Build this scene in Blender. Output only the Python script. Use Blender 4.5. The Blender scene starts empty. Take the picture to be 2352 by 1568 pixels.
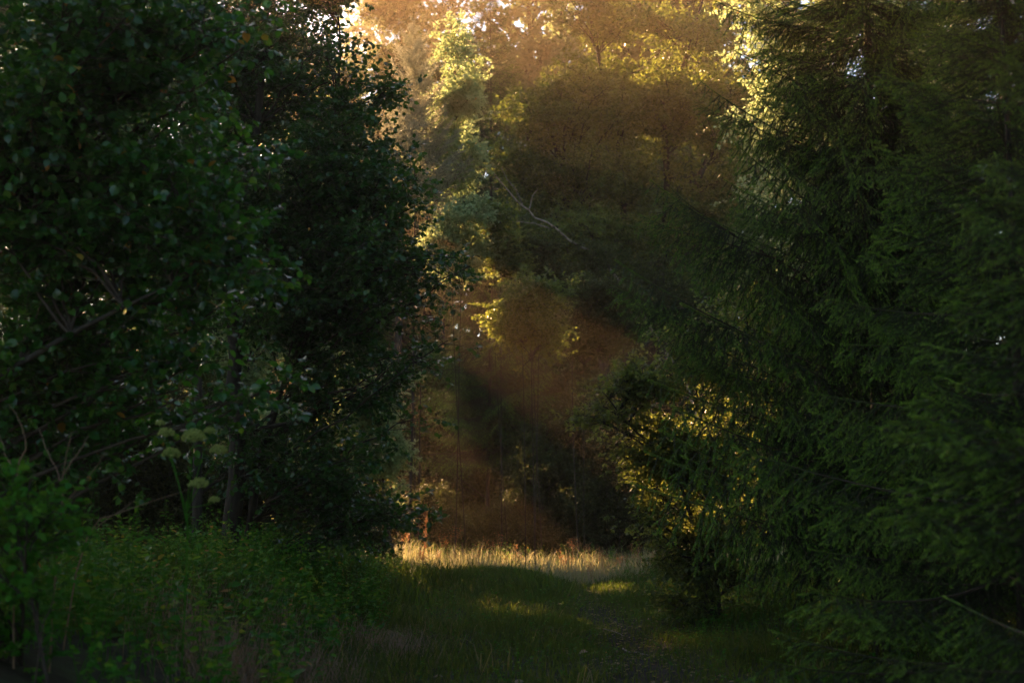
import bpy, math
import numpy as np
from mathutils import Matrix, Vector

scene = bpy.context.scene
COL = scene.collection

# ------------------------------------------------------------------ camera, sky, sun, exposure
PITCH = math.radians(6.3)
CAM_H = 1.5
FPX = 3267.0                                   # focal length in photograph pixels (2352 wide)
cam_data = bpy.data.cameras.new("camera")
cam = bpy.data.objects.new("camera", cam_data)
COL.objects.link(cam)
cam.location = (0, 0, CAM_H)
cam.rotation_euler = (math.radians(90) + PITCH, 0, 0)
cam_data.lens = 50.0
cam_data.sensor_width = 36.0
cam_data.clip_end = 2000.0
cam_data.dof.use_dof = True
cam_data.dof.focus_distance = 17.5
cam_data.dof.aperture_fstop = 2.0
scene.camera = cam

SUN_AZ, SUN_EL = math.radians(-24.0), math.radians(20.0)
world = bpy.data.worlds.new("World")
scene.world = world
world.use_nodes = True
wn, wl = world.node_tree.nodes, world.node_tree.links
bg = wn["Background"]
sky = wn.new("ShaderNodeTexSky")
sky.sky_type = 'NISHITA'
sky.sun_disc = False
sky.sun_elevation = SUN_EL
sky.sun_rotation = SUN_AZ
sky.air_density = 1.0
sky.dust_density = .6
wl.new(sky.outputs[0], bg.inputs[0])
bg.inputs[1].default_value = 0.05

sun_vec = Vector((math.sin(SUN_AZ) * math.cos(SUN_EL), math.cos(SUN_AZ) * math.cos(SUN_EL), math.sin(SUN_EL)))
sd = bpy.data.lights.new("sun", 'SUN')
sd.energy = 5.0
sd.angle = math.radians(0.5)
sd.color = (1.0, 0.58, 0.28)
so = bpy.data.objects.new("sun", sd)
COL.objects.link(so)
so.rotation_euler = sun_vec.to_track_quat('Z', 'Y').to_euler()

scene.view_settings.view_transform = 'Standard'
scene.view_settings.look = 'None'
scene.view_settings.gamma = 1.0
scene.view_settings.use_curve_mapping = False
scene.view_settings.exposure = 2.55
HAZE_DENSITY = 0.0012

scene.render.engine = 'CYCLES'
cy = scene.cycles
cy.use_denoising = True
cy.max_bounces = 6
cy.diffuse_bounces = 3
cy.glossy_bounces = 2
cy.transmission_bounces = 4
cy.volume_bounces = 0
cy.transparent_max_bounces = 4
cy.sample_clamp_indirect = 4.0
cy.use_adaptive_sampling = False
cy.adaptive_threshold = 0.02

# ------------------------------------------------------------------ helpers
def at(px, py, Y):
    """point at ground distance Y seen at pixel (px, py) of the 2352 x 1568 photograph"""
    x, v = (px - 1176.0) / FPX, (784.0 - py) / FPX
    cp, sp = math.cos(PITCH), math.sin(PITCH)
    dy, dz = cp - v * sp, sp + v * cp
    t = Y / dy
    return np.array((t * x, Y, CAM_H + t * dz))

def project(P):
    d = P - np.array((0, 0, CAM_H))
    cp, sp = math.cos(PITCH), math.sin(PITCH)
    f = d[:, 1] * cp + d[:, 2] * sp
    u = -d[:, 1] * sp + d[:, 2] * cp
    f = np.maximum(f, .1)
    return 1176 + FPX * d[:, 0] / f, 784 - FPX * u / f, f

def nrm(a):
    return a / (np.linalg.norm(a, axis=-1, keepdims=True) + 1e-9)

def ss(t):
    t = np.clip(t, 0, 1)
    return t * t * (3 - 2 * t)

def ground_h(x, y):
    x, y = np.asarray(x, float), np.asarray(y, float)
    h = .62 * ss((-1.15 - x) / 1.7) * ss((y - 3) / 4) * (1 - .55 * ss((y - 19) / 8))
    h = h + .22 * ss((x - 2.5) / 1.5)
    h = h + .26 * np.exp(-((x + .55) / 1.5) ** 2 - ((y - 24.0) / 3) ** 2)
    h = h + .16 * np.exp(-((x - 2.6) / .7) ** 2 - ((y - 25.5) / 1.8) ** 2)
    h = h - .08 * np.exp(-((x - 1.2) / .4) ** 2) * ss((27 - y) / 4)
    h = h - .05 * np.exp(-((x + .75) / .35) ** 2) * ss((20 - y) / 4)
    h = h + 16 * ss((y - 38) / 130)
    n = (np.sin(x * 1.7 + y * .9) + np.sin(x * .8 - y * 1.9 + 1.3) + np.sin(x * 3.1 + 2.2 * y + .4) * .5) * .022
    return h + n

class Geo:
    """collects triangles, then links them as ONE mesh object"""
    def __init__(s):
        s.V, s.T, s.M, s.C, s.n = [], [], [], [], 0
    def add(s, V, T, tint=.5, mi=0):
        V, T = np.asarray(V, np.float32).reshape(-1, 3), np.asarray(T, np.int32).reshape(-1, 3)
        if not len(T):
            return s
        s.V.append(V); s.T.append(T + s.n)
        s.M.append(np.full(len(T), mi, np.int32))
        s.C.append(np.broadcast_to(np.asarray(tint, np.float32), (len(V),)) if np.ndim(tint) == 0 else np.asarray(tint, np.float32))
        s.n += len(V)
        return s
    def mesh(s, name, mats, base=(0, 0, 0), smooth=False):
        V = np.concatenate(s.V) - np.asarray(base, np.float32); T = np.concatenate(s.T)
        me = bpy.data.meshes.new(name)
        me.vertices.add(len(V)); me.vertices.foreach_set("co", V.ravel())
        me.loops.add(T.size); me.loops.foreach_set("vertex_index", T.ravel())
        me.polygons.add(len(T)); me.polygons.foreach_set("loop_start", np.arange(0, T.size, 3, dtype=np.int32))
        mats = mats if isinstance(mats, (list, tuple)) else [mats]
        for m in mats:
            me.materials.append(m)
        if len(mats) > 1:
            me.polygons.foreach_set("material_index", np.concatenate(s.M))
        if smooth:
            me.polygons.foreach_set("use_smooth", np.ones(len(T), bool))
        a = me.attributes.new("tint", 'FLOAT', 'POINT')
        a.data.foreach_set("value", np.concatenate(s.C).astype(np.float32))
        me.update(calc_edges=True)
        return me
    def build(s, name, mats, parent=None, base=(0, 0, 0), smooth=False, kind=None):
        o = bpy.data.objects.new(name, s.mesh(name, mats, base, smooth))
        COL.objects.link(o)
        if parent is not None:
            o.parent = parent
        else:
            o.location = base
        if kind:
            o["kind"] = kind
        return o

def thing(name, label, cat, loc, group=None):
    o = bpy.data.objects.new(name, None)
    o.empty_display_size = .2
    COL.objects.link(o)
    o.location = loc
    o["label"] = label
    o["category"] = cat
    if group:
        o["group"] = group
    return o

def tag(o, label, cat, group=None):
    o["label"] = label
    o["category"] = cat
    if group:
        o["group"] = group
    return o

def copy_tree(root, loc, rz, sc, label):
    c = root.copy(); COL.objects.link(c)
    c.location = loc; c.rotation_euler = (0, 0, rz); c.scale = (sc, sc, sc)
    c["label"] = label
    for ch in root.children:
        d = ch.copy(); COL.objects.link(d); d.parent = c
        for g in ch.children:
            e = g.copy(); COL.objects.link(e); e.parent = d
    return c

def tubes(P, R, sides=5):
    """many polylines (m, n, 3) with radii (m, n) as tapering tubes"""
    P, R = np.asarray(P, float), np.asarray(R, float)
    m, n = R.shape
    t = nrm(np.gradient(P, axis=1))
    ref = np.where(np.abs(t.mean(1))[:, 2:3] > .85, np.array([[1., 0, 0]]), np.array([[0., 0, 1]]))[:, None, :]
    b = nrm(np.cross(t, np.broadcast_to(ref, t.shape)))
    c = np.cross(b, t)
    a = np.arange(sides) * 2 * np.pi / sides
    V = P[:, :, None] + R[..., None, None] * (np.cos(a)[:, None] * b[:, :, None] + np.sin(a)[:, None] * c[:, :, None])
    k, i, j = np.meshgrid(np.arange(m), np.arange(n - 1), np.arange(sides), indexing='ij')
    j2 = (j + 1) % sides
    idx = lambda ii, jj: (k * n + ii) * sides + jj
    q0, q1, q2, q3 = idx(i, j), idx(i, j2), idx(i + 1, j2), idx(i + 1, j)
    T = np.stack([np.stack([q0, q1, q2], -1), np.stack([q0, q2, q3], -1)], -2)
    return V.reshape(-1, 3), T.reshape(-1, 3)

def polyline(pts, n, wob=0, rng=None):
    """smooth resampling of a few control points"""
    pts = np.asarray(pts, float)
    t = np.linspace(0, len(pts) - 1, n)
    i = np.clip(t.astype(int), 0, len(pts) - 2)
    f = (t - i)[:, None]
    p0 = pts[np.maximum(i - 1, 0)]; p1 = pts[i]; p2 = pts[i + 1]; p3 = pts[np.minimum(i + 2, len(pts) - 1)]
    o = .5 * (2 * p1 + (p2 - p0) * f + (2 * p0 - 5 * p1 + 4 * p2 - p3) * f ** 2 + (3 * p1 - p0 - 3 * p2 + p3) * f ** 3)
    if wob and rng is not None:
        o[1:-1] += rng.normal(0, wob, (n - 2, 3))
    return o

# leaf templates: (along, across, up); unit length and unit width
DIAMOND = (np.array([(0, 0, 0), (.42, .5, .07), (1, 0, -.06), (.42, -.5, .07)]), np.array([(0, 1, 2), (0, 2, 3)]))
OVAL = (np.array([(0, 0, 0), (.28, .46, .06), (.68, .42, .03), (1, 0, -.1), (.68, -.42, .03), (.28, -.46, .06)]),
        np.array([(0, 1, 2), (0, 2, 3), (0, 3, 4), (0, 4, 5)]))
_bv = [(0, 0, 0), (.33, 0, .0), (.68, 0, -.03), (1.0, 0, -.16)]
_bs = [(.06, .20, .05), (.22, .44, .09), (.40, .50, .10), (.58, .48, .06), (.74, .37, .01), (.86, .17, -.06)]
BROAD_V = np.array(_bv + _bs + [(a, -b, c * .8 - .01) for a, b, c in _bs])
BROAD_T = []
for o_, fl in ((4, 0), (10, 1)):
    for tri in ((0, o_, o_ + 1), (0, o_ + 1, 1), (1, o_ + 1, o_ + 2), (1, o_ + 2, o_ + 3), (1, o_ + 3, 2), (2, o_ + 3, o_ + 4), (2, o_ + 4, o_ + 5), (2, o_ + 5, 3)):
        BROAD_T.append(tri[::-1] if fl else tri)
BROAD = (BROAD_V, np.array(BROAD_T))

def leaves(tm, pos, ax, nr, L, W):
    tv, tt = tm
    ax = nrm(ax); bn = nrm(np.cross(nr, ax)); nn = np.cross(ax, bn)
    V = pos[:, None] + (L[:, None] * tv[None, :, 0])[..., None] * ax[:, None] + (W[:, None] * tv[None, :, 1])[..., None] * bn[:, None] \
        + (L[:, None] * tv[None, :, 2])[..., None] * nn[:, None]
    T = tt[None] + (np.arange(len(pos)) * len(tv))[:, None, None]
    return V.reshape(-1, 3), T.reshape(-1, 3)

def bezier(p0, p1, p2, t):
    t = t[..., None]
    return (1 - t) ** 2 * p0 + 2 * t * (1 - t) * p1 + t * t * p2

def lobe(px, py, Y, rx, ry, rd, w=1.0):
    c = at(px, py, Y)
    return (c[0], c[1], c[2], rx * Y / FPX, rd, ry * Y / FPX, w)

def grow(rng, stems, lobes, n_limb, n_twig, n_sub, n_leaf, twl=.8, subl=.35, leafL=.09, ratio=.7, droop=.12,
         flat=.6, rise=.5, leafdrop=.25, limb_r=.03, clump=0):
    """a broadleaf plant: limbs reach from the stems into the lobes, twigs fan off them, leaves sit along the twigs"""
    lob = np.array(lobes, float)
    w = lob[:, 6] * np.prod(lob[:, 3:6], axis=1) ** .75
    li = rng.choice(len(lob), n_limb, p=w / w.sum())
    d = nrm(rng.normal(size=(n_limb, 3)))
    end = lob[li, :3] + d * lob[li, 3:6] * (rng.random((n_limb, 1)) ** .38)
    end[:, 2] = np.maximum(end[:, 2], .25)
    start = np.zeros_like(end)
    r0 = np.zeros(n_limb)
    for i in range(n_limb):
        best = None
        for P, R in stems:
            hd = np.linalg.norm(P[:, :2] - end[i, :2], axis=1)
            want = end[i, 2] - rise * hd - .15
            cost = np.abs(P[:, 2] - want) + .35 * hd + np.where(P[:, 2] < .35 * P[0, 2] + .12 * P[-1, 2], .5, 0)
            k = int(np.argmin(cost))
            if best is None or cost[k] < best[0]:
                best = (cost[k], P[k], R[k])
        start[i] = best[1]; r0[i] = best[2]
    dist = np.linalg.norm(end - start, axis=1, keepdims=True)
    ctrl = (start + end) / 2 + np.array((0, 0, .13)) * dist + rng.normal(0, .08, (n_limb, 3)) * dist
    tt = np.linspace(0, 1, 9)
    limbs = bezier(start[:, None], ctrl[:, None], end[:, None], tt[None].repeat(n_limb, 0))
    limbs[:, 1:-1] += rng.normal(0, .012, (n_limb, 7, 3)) * dist[:, None]
    rad = np.minimum(r0 * .6, .008 + limb_r * dist[:, 0] * .35)
    limb_R = rad[:, None] * (1 - .85 * tt[None]) + .003
    # twigs
    m = n_limb * n_twig
    ti = np.repeat(np.arange(n_limb), n_twig)
    t = .22 + .78 * rng.random(m) ** .8
    p = bezier(start[ti], ctrl[ti], end[ti], t)
    tg = nrm(2 * (1 - t)[:, None] * (ctrl - start)[ti] + 2 * t[:, None] * (end - ctrl)[ti])
    rv = rng.normal(size=(m, 3)); rv[:, 2] *= flat
    td = nrm(tg * .55 + nrm(rv) * .85 + np.array((0, 0, .06)))
    tl = twl * (.45 + .75 * rng.random(m)) * (1.1 - .35 * t)
    s4 = np.linspace(0, 1, 4)
    def tw_at(i, s):
        return p[i] + td[i] * (tl[i] * s)[:, None] - np.array((0, 0, 1.)) * (droop * tl[i] * s * s)[:, None]
    tw = np.stack([tw_at(np.arange(m), np.full(m, s)) for s in s4], 1)
    # sub twigs
    q = m * n_sub
    si = np.repeat(np.arange(m), n_sub)
    s = .1 + .9 * rng.random(q)
    sp_ = tw_at(si, s)
    rv = rng.normal(size=(q, 3)); rv[:, 2] *= flat * .8
    sdv = nrm(td[si] * .7 + nrm(rv) * .8)
    sl = subl * (.5 + .7 * rng.random(q))
    # leaves
    z = q * n_leaf
    qi = np.repeat(np.arange(q), n_leaf)
    s = .1 + .9 * rng.random(z)
    lp = sp_[qi] + sdv[qi] * (sl[qi] * s)[:, None] - np.array((0, 0, 1.)) * (droop * sl[qi] * s * s)[:, None]
    rv = rng.normal(size=(z, 3)); rv[:, 2] *= .6
    ax = nrm(sdv[qi] * .6 + nrm(rv) * .9 - np.array((0, 0, leafdrop)))
    nr = nrm(np.array((0, 0, 1.)) + rng.normal(0, .55, (z, 3)))
    L = leafL * (.55 + .65 * rng.random(z))
    tint = np.clip(rng.beta(2, 2.6, z) * .8 + .12 * rng.normal(size=n_limb)[ti][si][qi], 0, .86)
    return dict(limbs=limbs, limb_R=limb_R, tw=tw, tw_R=np.outer(.0035 + .004 * tl, 1 - .75 * s4),
                sub0=sp_, sub1=sp_ + sdv * sl[:, None] - np.array((0, 0, 1.)) * (droop * sl)[:, None],
                pos=lp, ax=ax, nr=nr, L=L, W=L * ratio * (.85 + .3 * rng.random(z)), tint=tint)

def leaf_geo(g, tm, d, keep=None):
    k = slice(None) if keep is None else keep
    V, T = leaves(tm, d['pos'][k], d['ax'][k], d['nr'][k], d['L'][k], d['W'][k])
    return g.add(V, T, np.repeat(d['tint'][k], len(tm[0])))

# ------------------------------------------------------------------ materials
def mat_base(name):
    m = bpy.data.materials.new(name); m.use_nodes = True
    nt = m.node_tree
    for n in list(nt.nodes):
        nt.nodes.remove(n)
    out = nt.nodes.new("ShaderNodeOutputMaterial")
    return m, nt, out

def ramp(nt, src, stops, interp='LINEAR'):
    r = nt.nodes.new("ShaderNodeValToRGB")
    r.color_ramp.interpolation = interp
    e = r.color_ramp.elements
    while len(e) > 1:
        e.remove(e[-1])
    e[0].position = stops[0][0]; e[0].color = (*stops[0][1], 1)
    for pos, c in stops[1:]:
        x = e.new(pos); x.color = (*c, 1)
    nt.links.new(src, r.inputs[0])
    return r.outputs[0]

def leaf_mat(name, stops, tstops, trans=.42, rough=.42, spec=.45):
    """leaf: glossy upper skin plus light that passes through the blade; 'tint' is each leaf's own age and kind"""
    m, nt, out = mat_base(name)
    at_ = nt.nodes.new("ShaderNodeAttribute"); at_.attribute_name = "tint"
    col = ramp(nt, at_.outputs["Fac"], stops)
    tco = ramp(nt, at_.outputs["Fac"], tstops)
    p = nt.nodes.new("ShaderNodeBsdfPrincipled")
    p.inputs["Roughness"].default_value = rough
    p.inputs["Specular IOR Level"].default_value = spec
    nt.links.new(col, p.inputs["Base Color"])
    t = nt.nodes.new("ShaderNodeBsdfTranslucent")
    nt.links.new(tco, t.inputs[0])
    mx = nt.nodes.new("ShaderNodeMixShader"); mx.inputs[0].default_value = trans
    nt.links.new(p.outputs[0], mx.inputs[1]); nt.links.new(t.outputs[0], mx.inputs[2])
    nt.links.new(mx.outputs[0], out.inputs[0])
    return m

def noise(nt, scale, detail=6, rough=.6, coord=None):
    tc = nt.nodes.new("ShaderNodeTexCoord")
    n = nt.nodes.new("ShaderNodeTexNoise")
    n.inputs["Scale"].default_value = scale; n.inputs["Detail"].default_value = detail; n.inputs["Roughness"].default_value = rough
    if coord:
        mp = nt.nodes.new("ShaderNodeMapping"); mp.inputs["Scale"].default_value = coord
        nt.links.new(tc.outputs["Object"], mp.inputs[0]); nt.links.new(mp.outputs[0], n.inputs[0])
    else:
        nt.links.new(tc.outputs["Object"], n.inputs[0])
    return n.outputs["Fac"]

def rough_mat(name, scale, stops, rough=.85, bump=.3, coord=None, dist=.02):
    m, nt, out = mat_base(name)
    f = noise(nt, scale, coord=coord)
    p = nt.nodes.new("ShaderNodeBsdfPrincipled")
    p.inputs["Roughness"].default_value = rough
    p.inputs["Specular IOR Level"].default_value = .2
    nt.links.new(ramp(nt, f, stops), p.inputs["Base Color"])
    b = nt.nodes.new("ShaderNodeBump"); b.inputs["Strength"].default_value = bump; b.inputs["Distance"].default_value = dist
    nt.links.new(f, b.inputs["Height"]); nt.links.new(b.outputs[0], p.inputs["Normal"])
    nt.links.new(p.outputs[0], out.inputs[0])
    return m

GREEN = [(0, (.008, .040, .008)), (.45, (.022, .105, .015)), (.8, (.05, .155, .018)), (.88, (.05, .09, .014)), (.92, (.30, .22, .03)), (1, (.36, .14, .03))]
TGREEN = [(0, (.04, .16, .015)), (.45, (.08, .26, .015)), (.8, (.22, .38, .025)), (.88, (.26, .30, .03)), (.92, (.60, .38, .04)), (1, (.6, .22, .03))]
WARM = [(0, (.016, .032, .008)), (.5, (.030, .048, .012)), (.86, (.06, .07, .016)), (.93, (.24, .14, .03)), (1, (.30, .09, .03))]
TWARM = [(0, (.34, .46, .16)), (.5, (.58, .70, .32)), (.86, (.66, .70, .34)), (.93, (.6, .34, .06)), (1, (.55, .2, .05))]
M = {}
M['hazel'] = leaf_mat('hazel_leaf', GREEN, TGREEN, .40, .3, .6)
M['alder'] = leaf_mat('alder_leaf', [(0, (.006, .040, .008)), (.5, (.018, .10, .015)), (1, (.04, .145, .018))],
                      [(0, (.04, .11, .015)), (.5, (.08, .18, .015)), (1, (.22, .30, .03))], .36, .28, .6)
M['warm'] = leaf_mat('sun_toned_leaf', WARM, TWARM, .62, .5, .3)  # copy for sunlit plants, sunlight put into its pale see-through colour
M['dark'] = leaf_mat('shade_toned_leaf', [(0, (.011, .022, .006)), (.5, (.020, .034, .008)), (.86, (.04, .05, .011)), (1, (.2, .07, .02))], [(0, (.08, .11, .025)), (.5, (.16, .18, .04)), (1, (.3, .26, .05))], .36, .5, .2)  # same leaf base darkened, shade put into the colour
M['bush'] = leaf_mat('bush_leaf', [(0, (.008, .03, .006)), (.5, (.016, .046, .008)), (1, (.04, .08, .012))], [(0, (.16, .22, .03)), (.5, (.40, .46, .08)), (1, (.60, .58, .14))], .45, .4, .35)
M['far'] = leaf_mat('far_leaf', WARM, TWARM, .4, .6, .2)
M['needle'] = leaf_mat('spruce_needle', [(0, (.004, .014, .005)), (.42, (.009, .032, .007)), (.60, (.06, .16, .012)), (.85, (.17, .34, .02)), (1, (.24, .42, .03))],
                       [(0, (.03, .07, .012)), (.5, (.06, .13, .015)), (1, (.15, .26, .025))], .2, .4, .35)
M['pale_needle'] = leaf_mat('backlit_pale_needle', [(0, (.10, .13, .07)), (1, (.22, .24, .15))], [(0, (.42, .42, .26)), (1, (.6, .58, .4))], .5, .4, .4)  # needles coloured pale to stand for the backlight on the sapling
M['grass'] = leaf_mat('grass_blade', [(0, (.009, .028, .005)), (.55, (.018, .040, .007)), (.8, (.07, .075, .025)), (.9, (.22, .17, .08)), (1, (.30, .22, .14))],
                      [(0, (.12, .2, .02)), (.55, (.22, .3, .03)), (.8, (.34, .34, .06)), (1, (.45, .32, .14))], .4, .6, .12)
M['weed'] = leaf_mat('weed_leaf', [(0, (.012, .09, .008)), (.5, (.035, .19, .010)), (.85, (.14, .27, .014)), (.93, (.32, .24, .04)), (1, (.32, .18, .05))],
                     [(0, (.08, .2, .02)), (.5, (.16, .32, .03)), (.85, (.34, .4, .04)), (1, (.5, .3, .04))], .4, .45, .12)
M['dry'] = leaf_mat('dry_stem', [(0, (.20, .13, .08)), (1, (.36, .26, .18))], [(0, (.34, .2, .1)), (1, (.45, .3, .16))], .3, .7, .2)
M['russet'] = leaf_mat('russet_seed', [(0, (.16, .07, .035)), (1, (.26, .13, .06))], [(0, (.5, .22, .09)), (1, (.58, .34, .16))], .42, .6, .2)
M['straw'] = leaf_mat('straw_grass', [(0, (.06, .09, .02)), (.5, (.14, .13, .05)), (1, (.3, .24, .14))], [(0, (.32, .40, .08)), (.5, (.52, .52, .2)), (1, (.6, .5, .3))], .5, .5, .25)
M['umbel'] = leaf_mat('umbel_flower', [(0, (.24, .32, .07)), (1, (.46, .52, .16))], [(0, (.2, .3, .05)), (1, (.3, .34, .08))], .3, .6, .2)
m_, nt_, out_ = mat_base('water_drop')
p_ = nt_.nodes.new("ShaderNodeBsdfPrincipled")
p_.inputs["Base Color"].default_value = (.95, .97, 1, 1); p_.inputs["Roughness"].default_value = .02
p_.inputs["IOR"].default_value = 1.33; p_.inputs["Transmission Weight"].default_value = 1.0
nt_.links.new(p_.outputs[0], out_.inputs[0])
M['dew'] = m_
M['bark'] = rough_mat('dark_bark', 14, [(.3, (.018, .015, .012)), (.55, (.045, .038, .03)), (.75, (.09, .08, .065))], .9, .6, (1, 1, .25))
M['twig'] = rough_mat('twig_bark', 30, [(.3, (.03, .022, .016)), (.7, (.07, .055, .04))], .7, .3)
M['birch'] = rough_mat('pale_bark', 9, [(.36, (.06, .045, .035)), (.5, (.26, .21, .16)), (.8, (.40, .34, .27))], .75, .3, (1, 1, 1))
M['ground'] = rough_mat('leaf_litter_soil', 3.5, [(.3, (.018, .016, .010)), (.5, (.035, .034, .016)), (.62, (.04, .055, .018)), (.8, (.075, .06, .03))], .95, .8, None, .05)
M['path'] = rough_mat('path_soil', 7, [(.3, (.012, .010, .006)), (.55, (.028, .024, .014)), (.8, (.06, .045, .03))], .95, .9, None, .04)

# ------------------------------------------------------------------ the ground and the worn track
def sheet(xs, ys, dz=0):
    X, Y = np.meshgrid(xs, ys)
    V = np.stack([X, Y, ground_h(X, Y) + dz], -1).reshape(-1, 3)
    a, b = len(ys), len(xs)
    i, j = np.meshgrid(np.arange(a - 1), np.arange(b - 1), indexing='ij')
    q = i * b + j
    T = np.stack([np.stack([q, q + 1, q + b + 1], -1), np.stack([q, q + b + 1, q + b], -1)], -2).reshape(-1, 3)
    return V, T
xs = np.concatenate([np.linspace(-75, -30, 7), np.linspace(-28, -8, 18), np.linspace(-7.6, 7.6, 110), np.linspace(8, 28, 18), np.linspace(30, 75, 7)])
ys = np.concatenate([np.linspace(-26, -4, 6), np.linspace(0, 34, 170), np.linspace(35, 80, 40), np.linspace(83, 104, 8)])
V, T = sheet(xs, ys)
o = Geo().add(V, T).build('ground', M['ground'], smooth=True); o["kind"] = "structure"
yy = np.linspace(4, 25.5, 90)
cx = 1.2 + .12 * np.sin(yy * .5)
wd = .34 + .1 * np.sin(yy * 1.3) + .05 * np.sin(yy * 4.1)
wd *= ss((25.6 - yy) / 3) * .9 + .1
k7 = np.linspace(-1, 1, 9)
PX = cx[:, None] + wd[:, None] * k7[None]
PY = np.repeat(yy[:, None], 9, 1)
PV = np.stack([PX, PY, ground_h(PX, PY) + .012 - .010 * np.abs(k7)[None] ** 3], -1).reshape(-1, 3)
i, j = np.meshgrid(np.arange(89), np.arange(8), indexing='ij'); q = i * 9 + j
PT = np.stack([np.stack([q, q + 1, q + 10], -1), np.stack([q, q + 10, q + 9], -1)], -2).reshape(-1, 3)
o = Geo().add(PV, PT).build('path', M['path'], smooth=True); o["kind"] = "structure"

# ------------------------------------------------------------------ spruce branches (shared meshes)
def spruce_branch(rng, Lb, sag, hang, density, nl=.015, nw=.0024, spread=1.0):
    n = 12
    t = np.linspace(0, 1, n)
    def axis(t):
        return np.stack([t * Lb, .04 * Lb * np.sin(t * 4 + 1) - .04 * Lb * math.sin(1), Lb * (sag[0] * t + sag[1] * t * t)], -1)
    main = axis(t)
    S0, S1, age = [], [], []
    ts = np.arange(.10, .99, .105 / Lb)
    for side in (-1, 1):
        tj = np.clip(ts + rng.normal(0, .01, len(ts)), .06, .995)
        p = axis(tj)
        tan = nrm(axis(tj + .01) - p)
        ln = spread * (.40 * Lb * (1 - tj) ** .8 * np.minimum(1, tj / .22) + .12) * (.65 + .6 * rng.random(len(tj)))
        d = nrm(tan * .75 + side * np.array((0, 1., 0)) * (.8 + .3 * rng.random((len(tj), 1))) + np.array((0, 0, -1.)) * hang * (.4 + .8 * rng.random((len(tj), 1))))
        e = p + d * ln[:, None] - np.array((0, 0, 1.)) * (hang * .35 * ln)[:, None]
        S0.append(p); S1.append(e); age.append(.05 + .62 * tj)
        for k in range(len(tj)):
            m = int(ln[k] / .08)
            if m < 2:
                continue
            u = (np.arange(1, m + 1) - .3) / m
            for s2 in (-1, 1):
                pp = p[k] + (e[k] - p[k]) * u[:, None]
                l2 = (.34 * ln[k] * (1 - u) + .06) * (.65 + .6 * rng.random(m))
                sv = np.cross(d[k], (0, 0, 1.)) * s2
                d2 = nrm(d[k] * .8 + sv * .75 + np.array((0, 0, -1.)) * hang * rng.random((m, 1)) * 1.1 + rng.normal(0, .12, (m, 3)))
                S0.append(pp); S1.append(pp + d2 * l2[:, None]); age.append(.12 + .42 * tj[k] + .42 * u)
    S0, S1, age = np.concatenate(S0), np.concatenate(S1), np.concatenate(age)
    extra = np.stack([main[:-1], main[1:]])
    A = np.concatenate([S0, extra[0]]); B = np.concatenate([S1, extra[1]]); age = np.concatenate([age, np.linspace(.15, .8, n - 1)])
    ln = np.linalg.norm(B - A, axis=1)
    cnt = np.maximum(3, (ln * density).astype(int))
    cnt[-(n - 1):] *= 2
    ii = np.repeat(np.arange(len(A)), cnt)
    z = len(ii)
    u = rng.random(z)
    sa = nrm(B - A)[ii]
    pos = A[ii] + (B - A)[ii] * u[:, None]
    rv = rng.normal(size=(z, 3)) + np.array((0, 0, .35))
    rv = nrm(rv - sa * np.sum(rv * sa, 1, keepdims=True))
    nd = nrm(sa * .8 + rv * .7)
    wv = nrm(np.cross(nd, rng.normal(size=(z, 3)))) * nw * .5
    L = nl * (.7 + .5 * rng.random(z))[:, None]
    NV = np.stack([pos + wv, pos - wv, pos + nd * L], 1).reshape(-1, 3)
    NT = np.arange(z * 3).reshape(-1, 3)
    fresh_lit = np.clip(age[ii] - .06 + .42 * (u > .5) * rng.random(z) + rng.normal(0, .06, z) + .12 * rng.normal(size=len(A))[ii], 0, 1)  # new growth tone, with lit tips and shaded insides painted in
    wood = Geo()
    Vt, Tt = tubes(main[None], (.0055 * Lb * (1 - .85 * t) + .002)[None], 5)
    wood.add(Vt, Tt)
    Vt, Tt = tubes(np.stack([S0, S1], 1), np.stack([np.full(len(S0), .0040), np.full(len(S0), .0022)], 1), 3)
    wood.add(Vt, Tt)
    needles = Geo().add(NV, NT, np.repeat(fresh_lit, 3))
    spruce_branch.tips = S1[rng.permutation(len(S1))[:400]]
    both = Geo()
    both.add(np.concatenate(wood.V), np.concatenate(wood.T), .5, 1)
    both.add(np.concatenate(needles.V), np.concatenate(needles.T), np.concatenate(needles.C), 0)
    return both

rng = np.random.default_rng(11)
TIPS = {}
def keep_tips(me):
    TIPS[me.name] = spruce_branch.tips
    return me
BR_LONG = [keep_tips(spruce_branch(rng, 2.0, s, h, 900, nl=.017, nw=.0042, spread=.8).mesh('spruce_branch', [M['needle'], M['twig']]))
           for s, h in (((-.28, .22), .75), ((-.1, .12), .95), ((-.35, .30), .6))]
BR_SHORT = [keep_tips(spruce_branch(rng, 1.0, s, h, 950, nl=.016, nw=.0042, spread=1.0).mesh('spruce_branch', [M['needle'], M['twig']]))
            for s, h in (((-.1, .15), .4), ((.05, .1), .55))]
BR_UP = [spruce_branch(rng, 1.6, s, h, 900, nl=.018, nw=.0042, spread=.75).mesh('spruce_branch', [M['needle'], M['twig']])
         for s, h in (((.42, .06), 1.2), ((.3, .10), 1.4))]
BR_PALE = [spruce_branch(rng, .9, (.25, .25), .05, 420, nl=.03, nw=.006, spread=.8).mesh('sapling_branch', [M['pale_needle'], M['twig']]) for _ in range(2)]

def put_branch(root, me, loc, az, tilt, roll, sc, name='branch'):
    o = bpy.data.objects.new(name, me)
    COL.objects.link(o)
    o.parent = root
    o.location = loc
    o.rotation_euler = (Matrix.Rotation(az, 3, 'Z') @ Matrix.Rotation(-tilt, 3, 'Y') @ Matrix.Rotation(roll, 3, 'X')).to_euler()
    o.scale = (sc, sc, sc)
    return o

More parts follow.
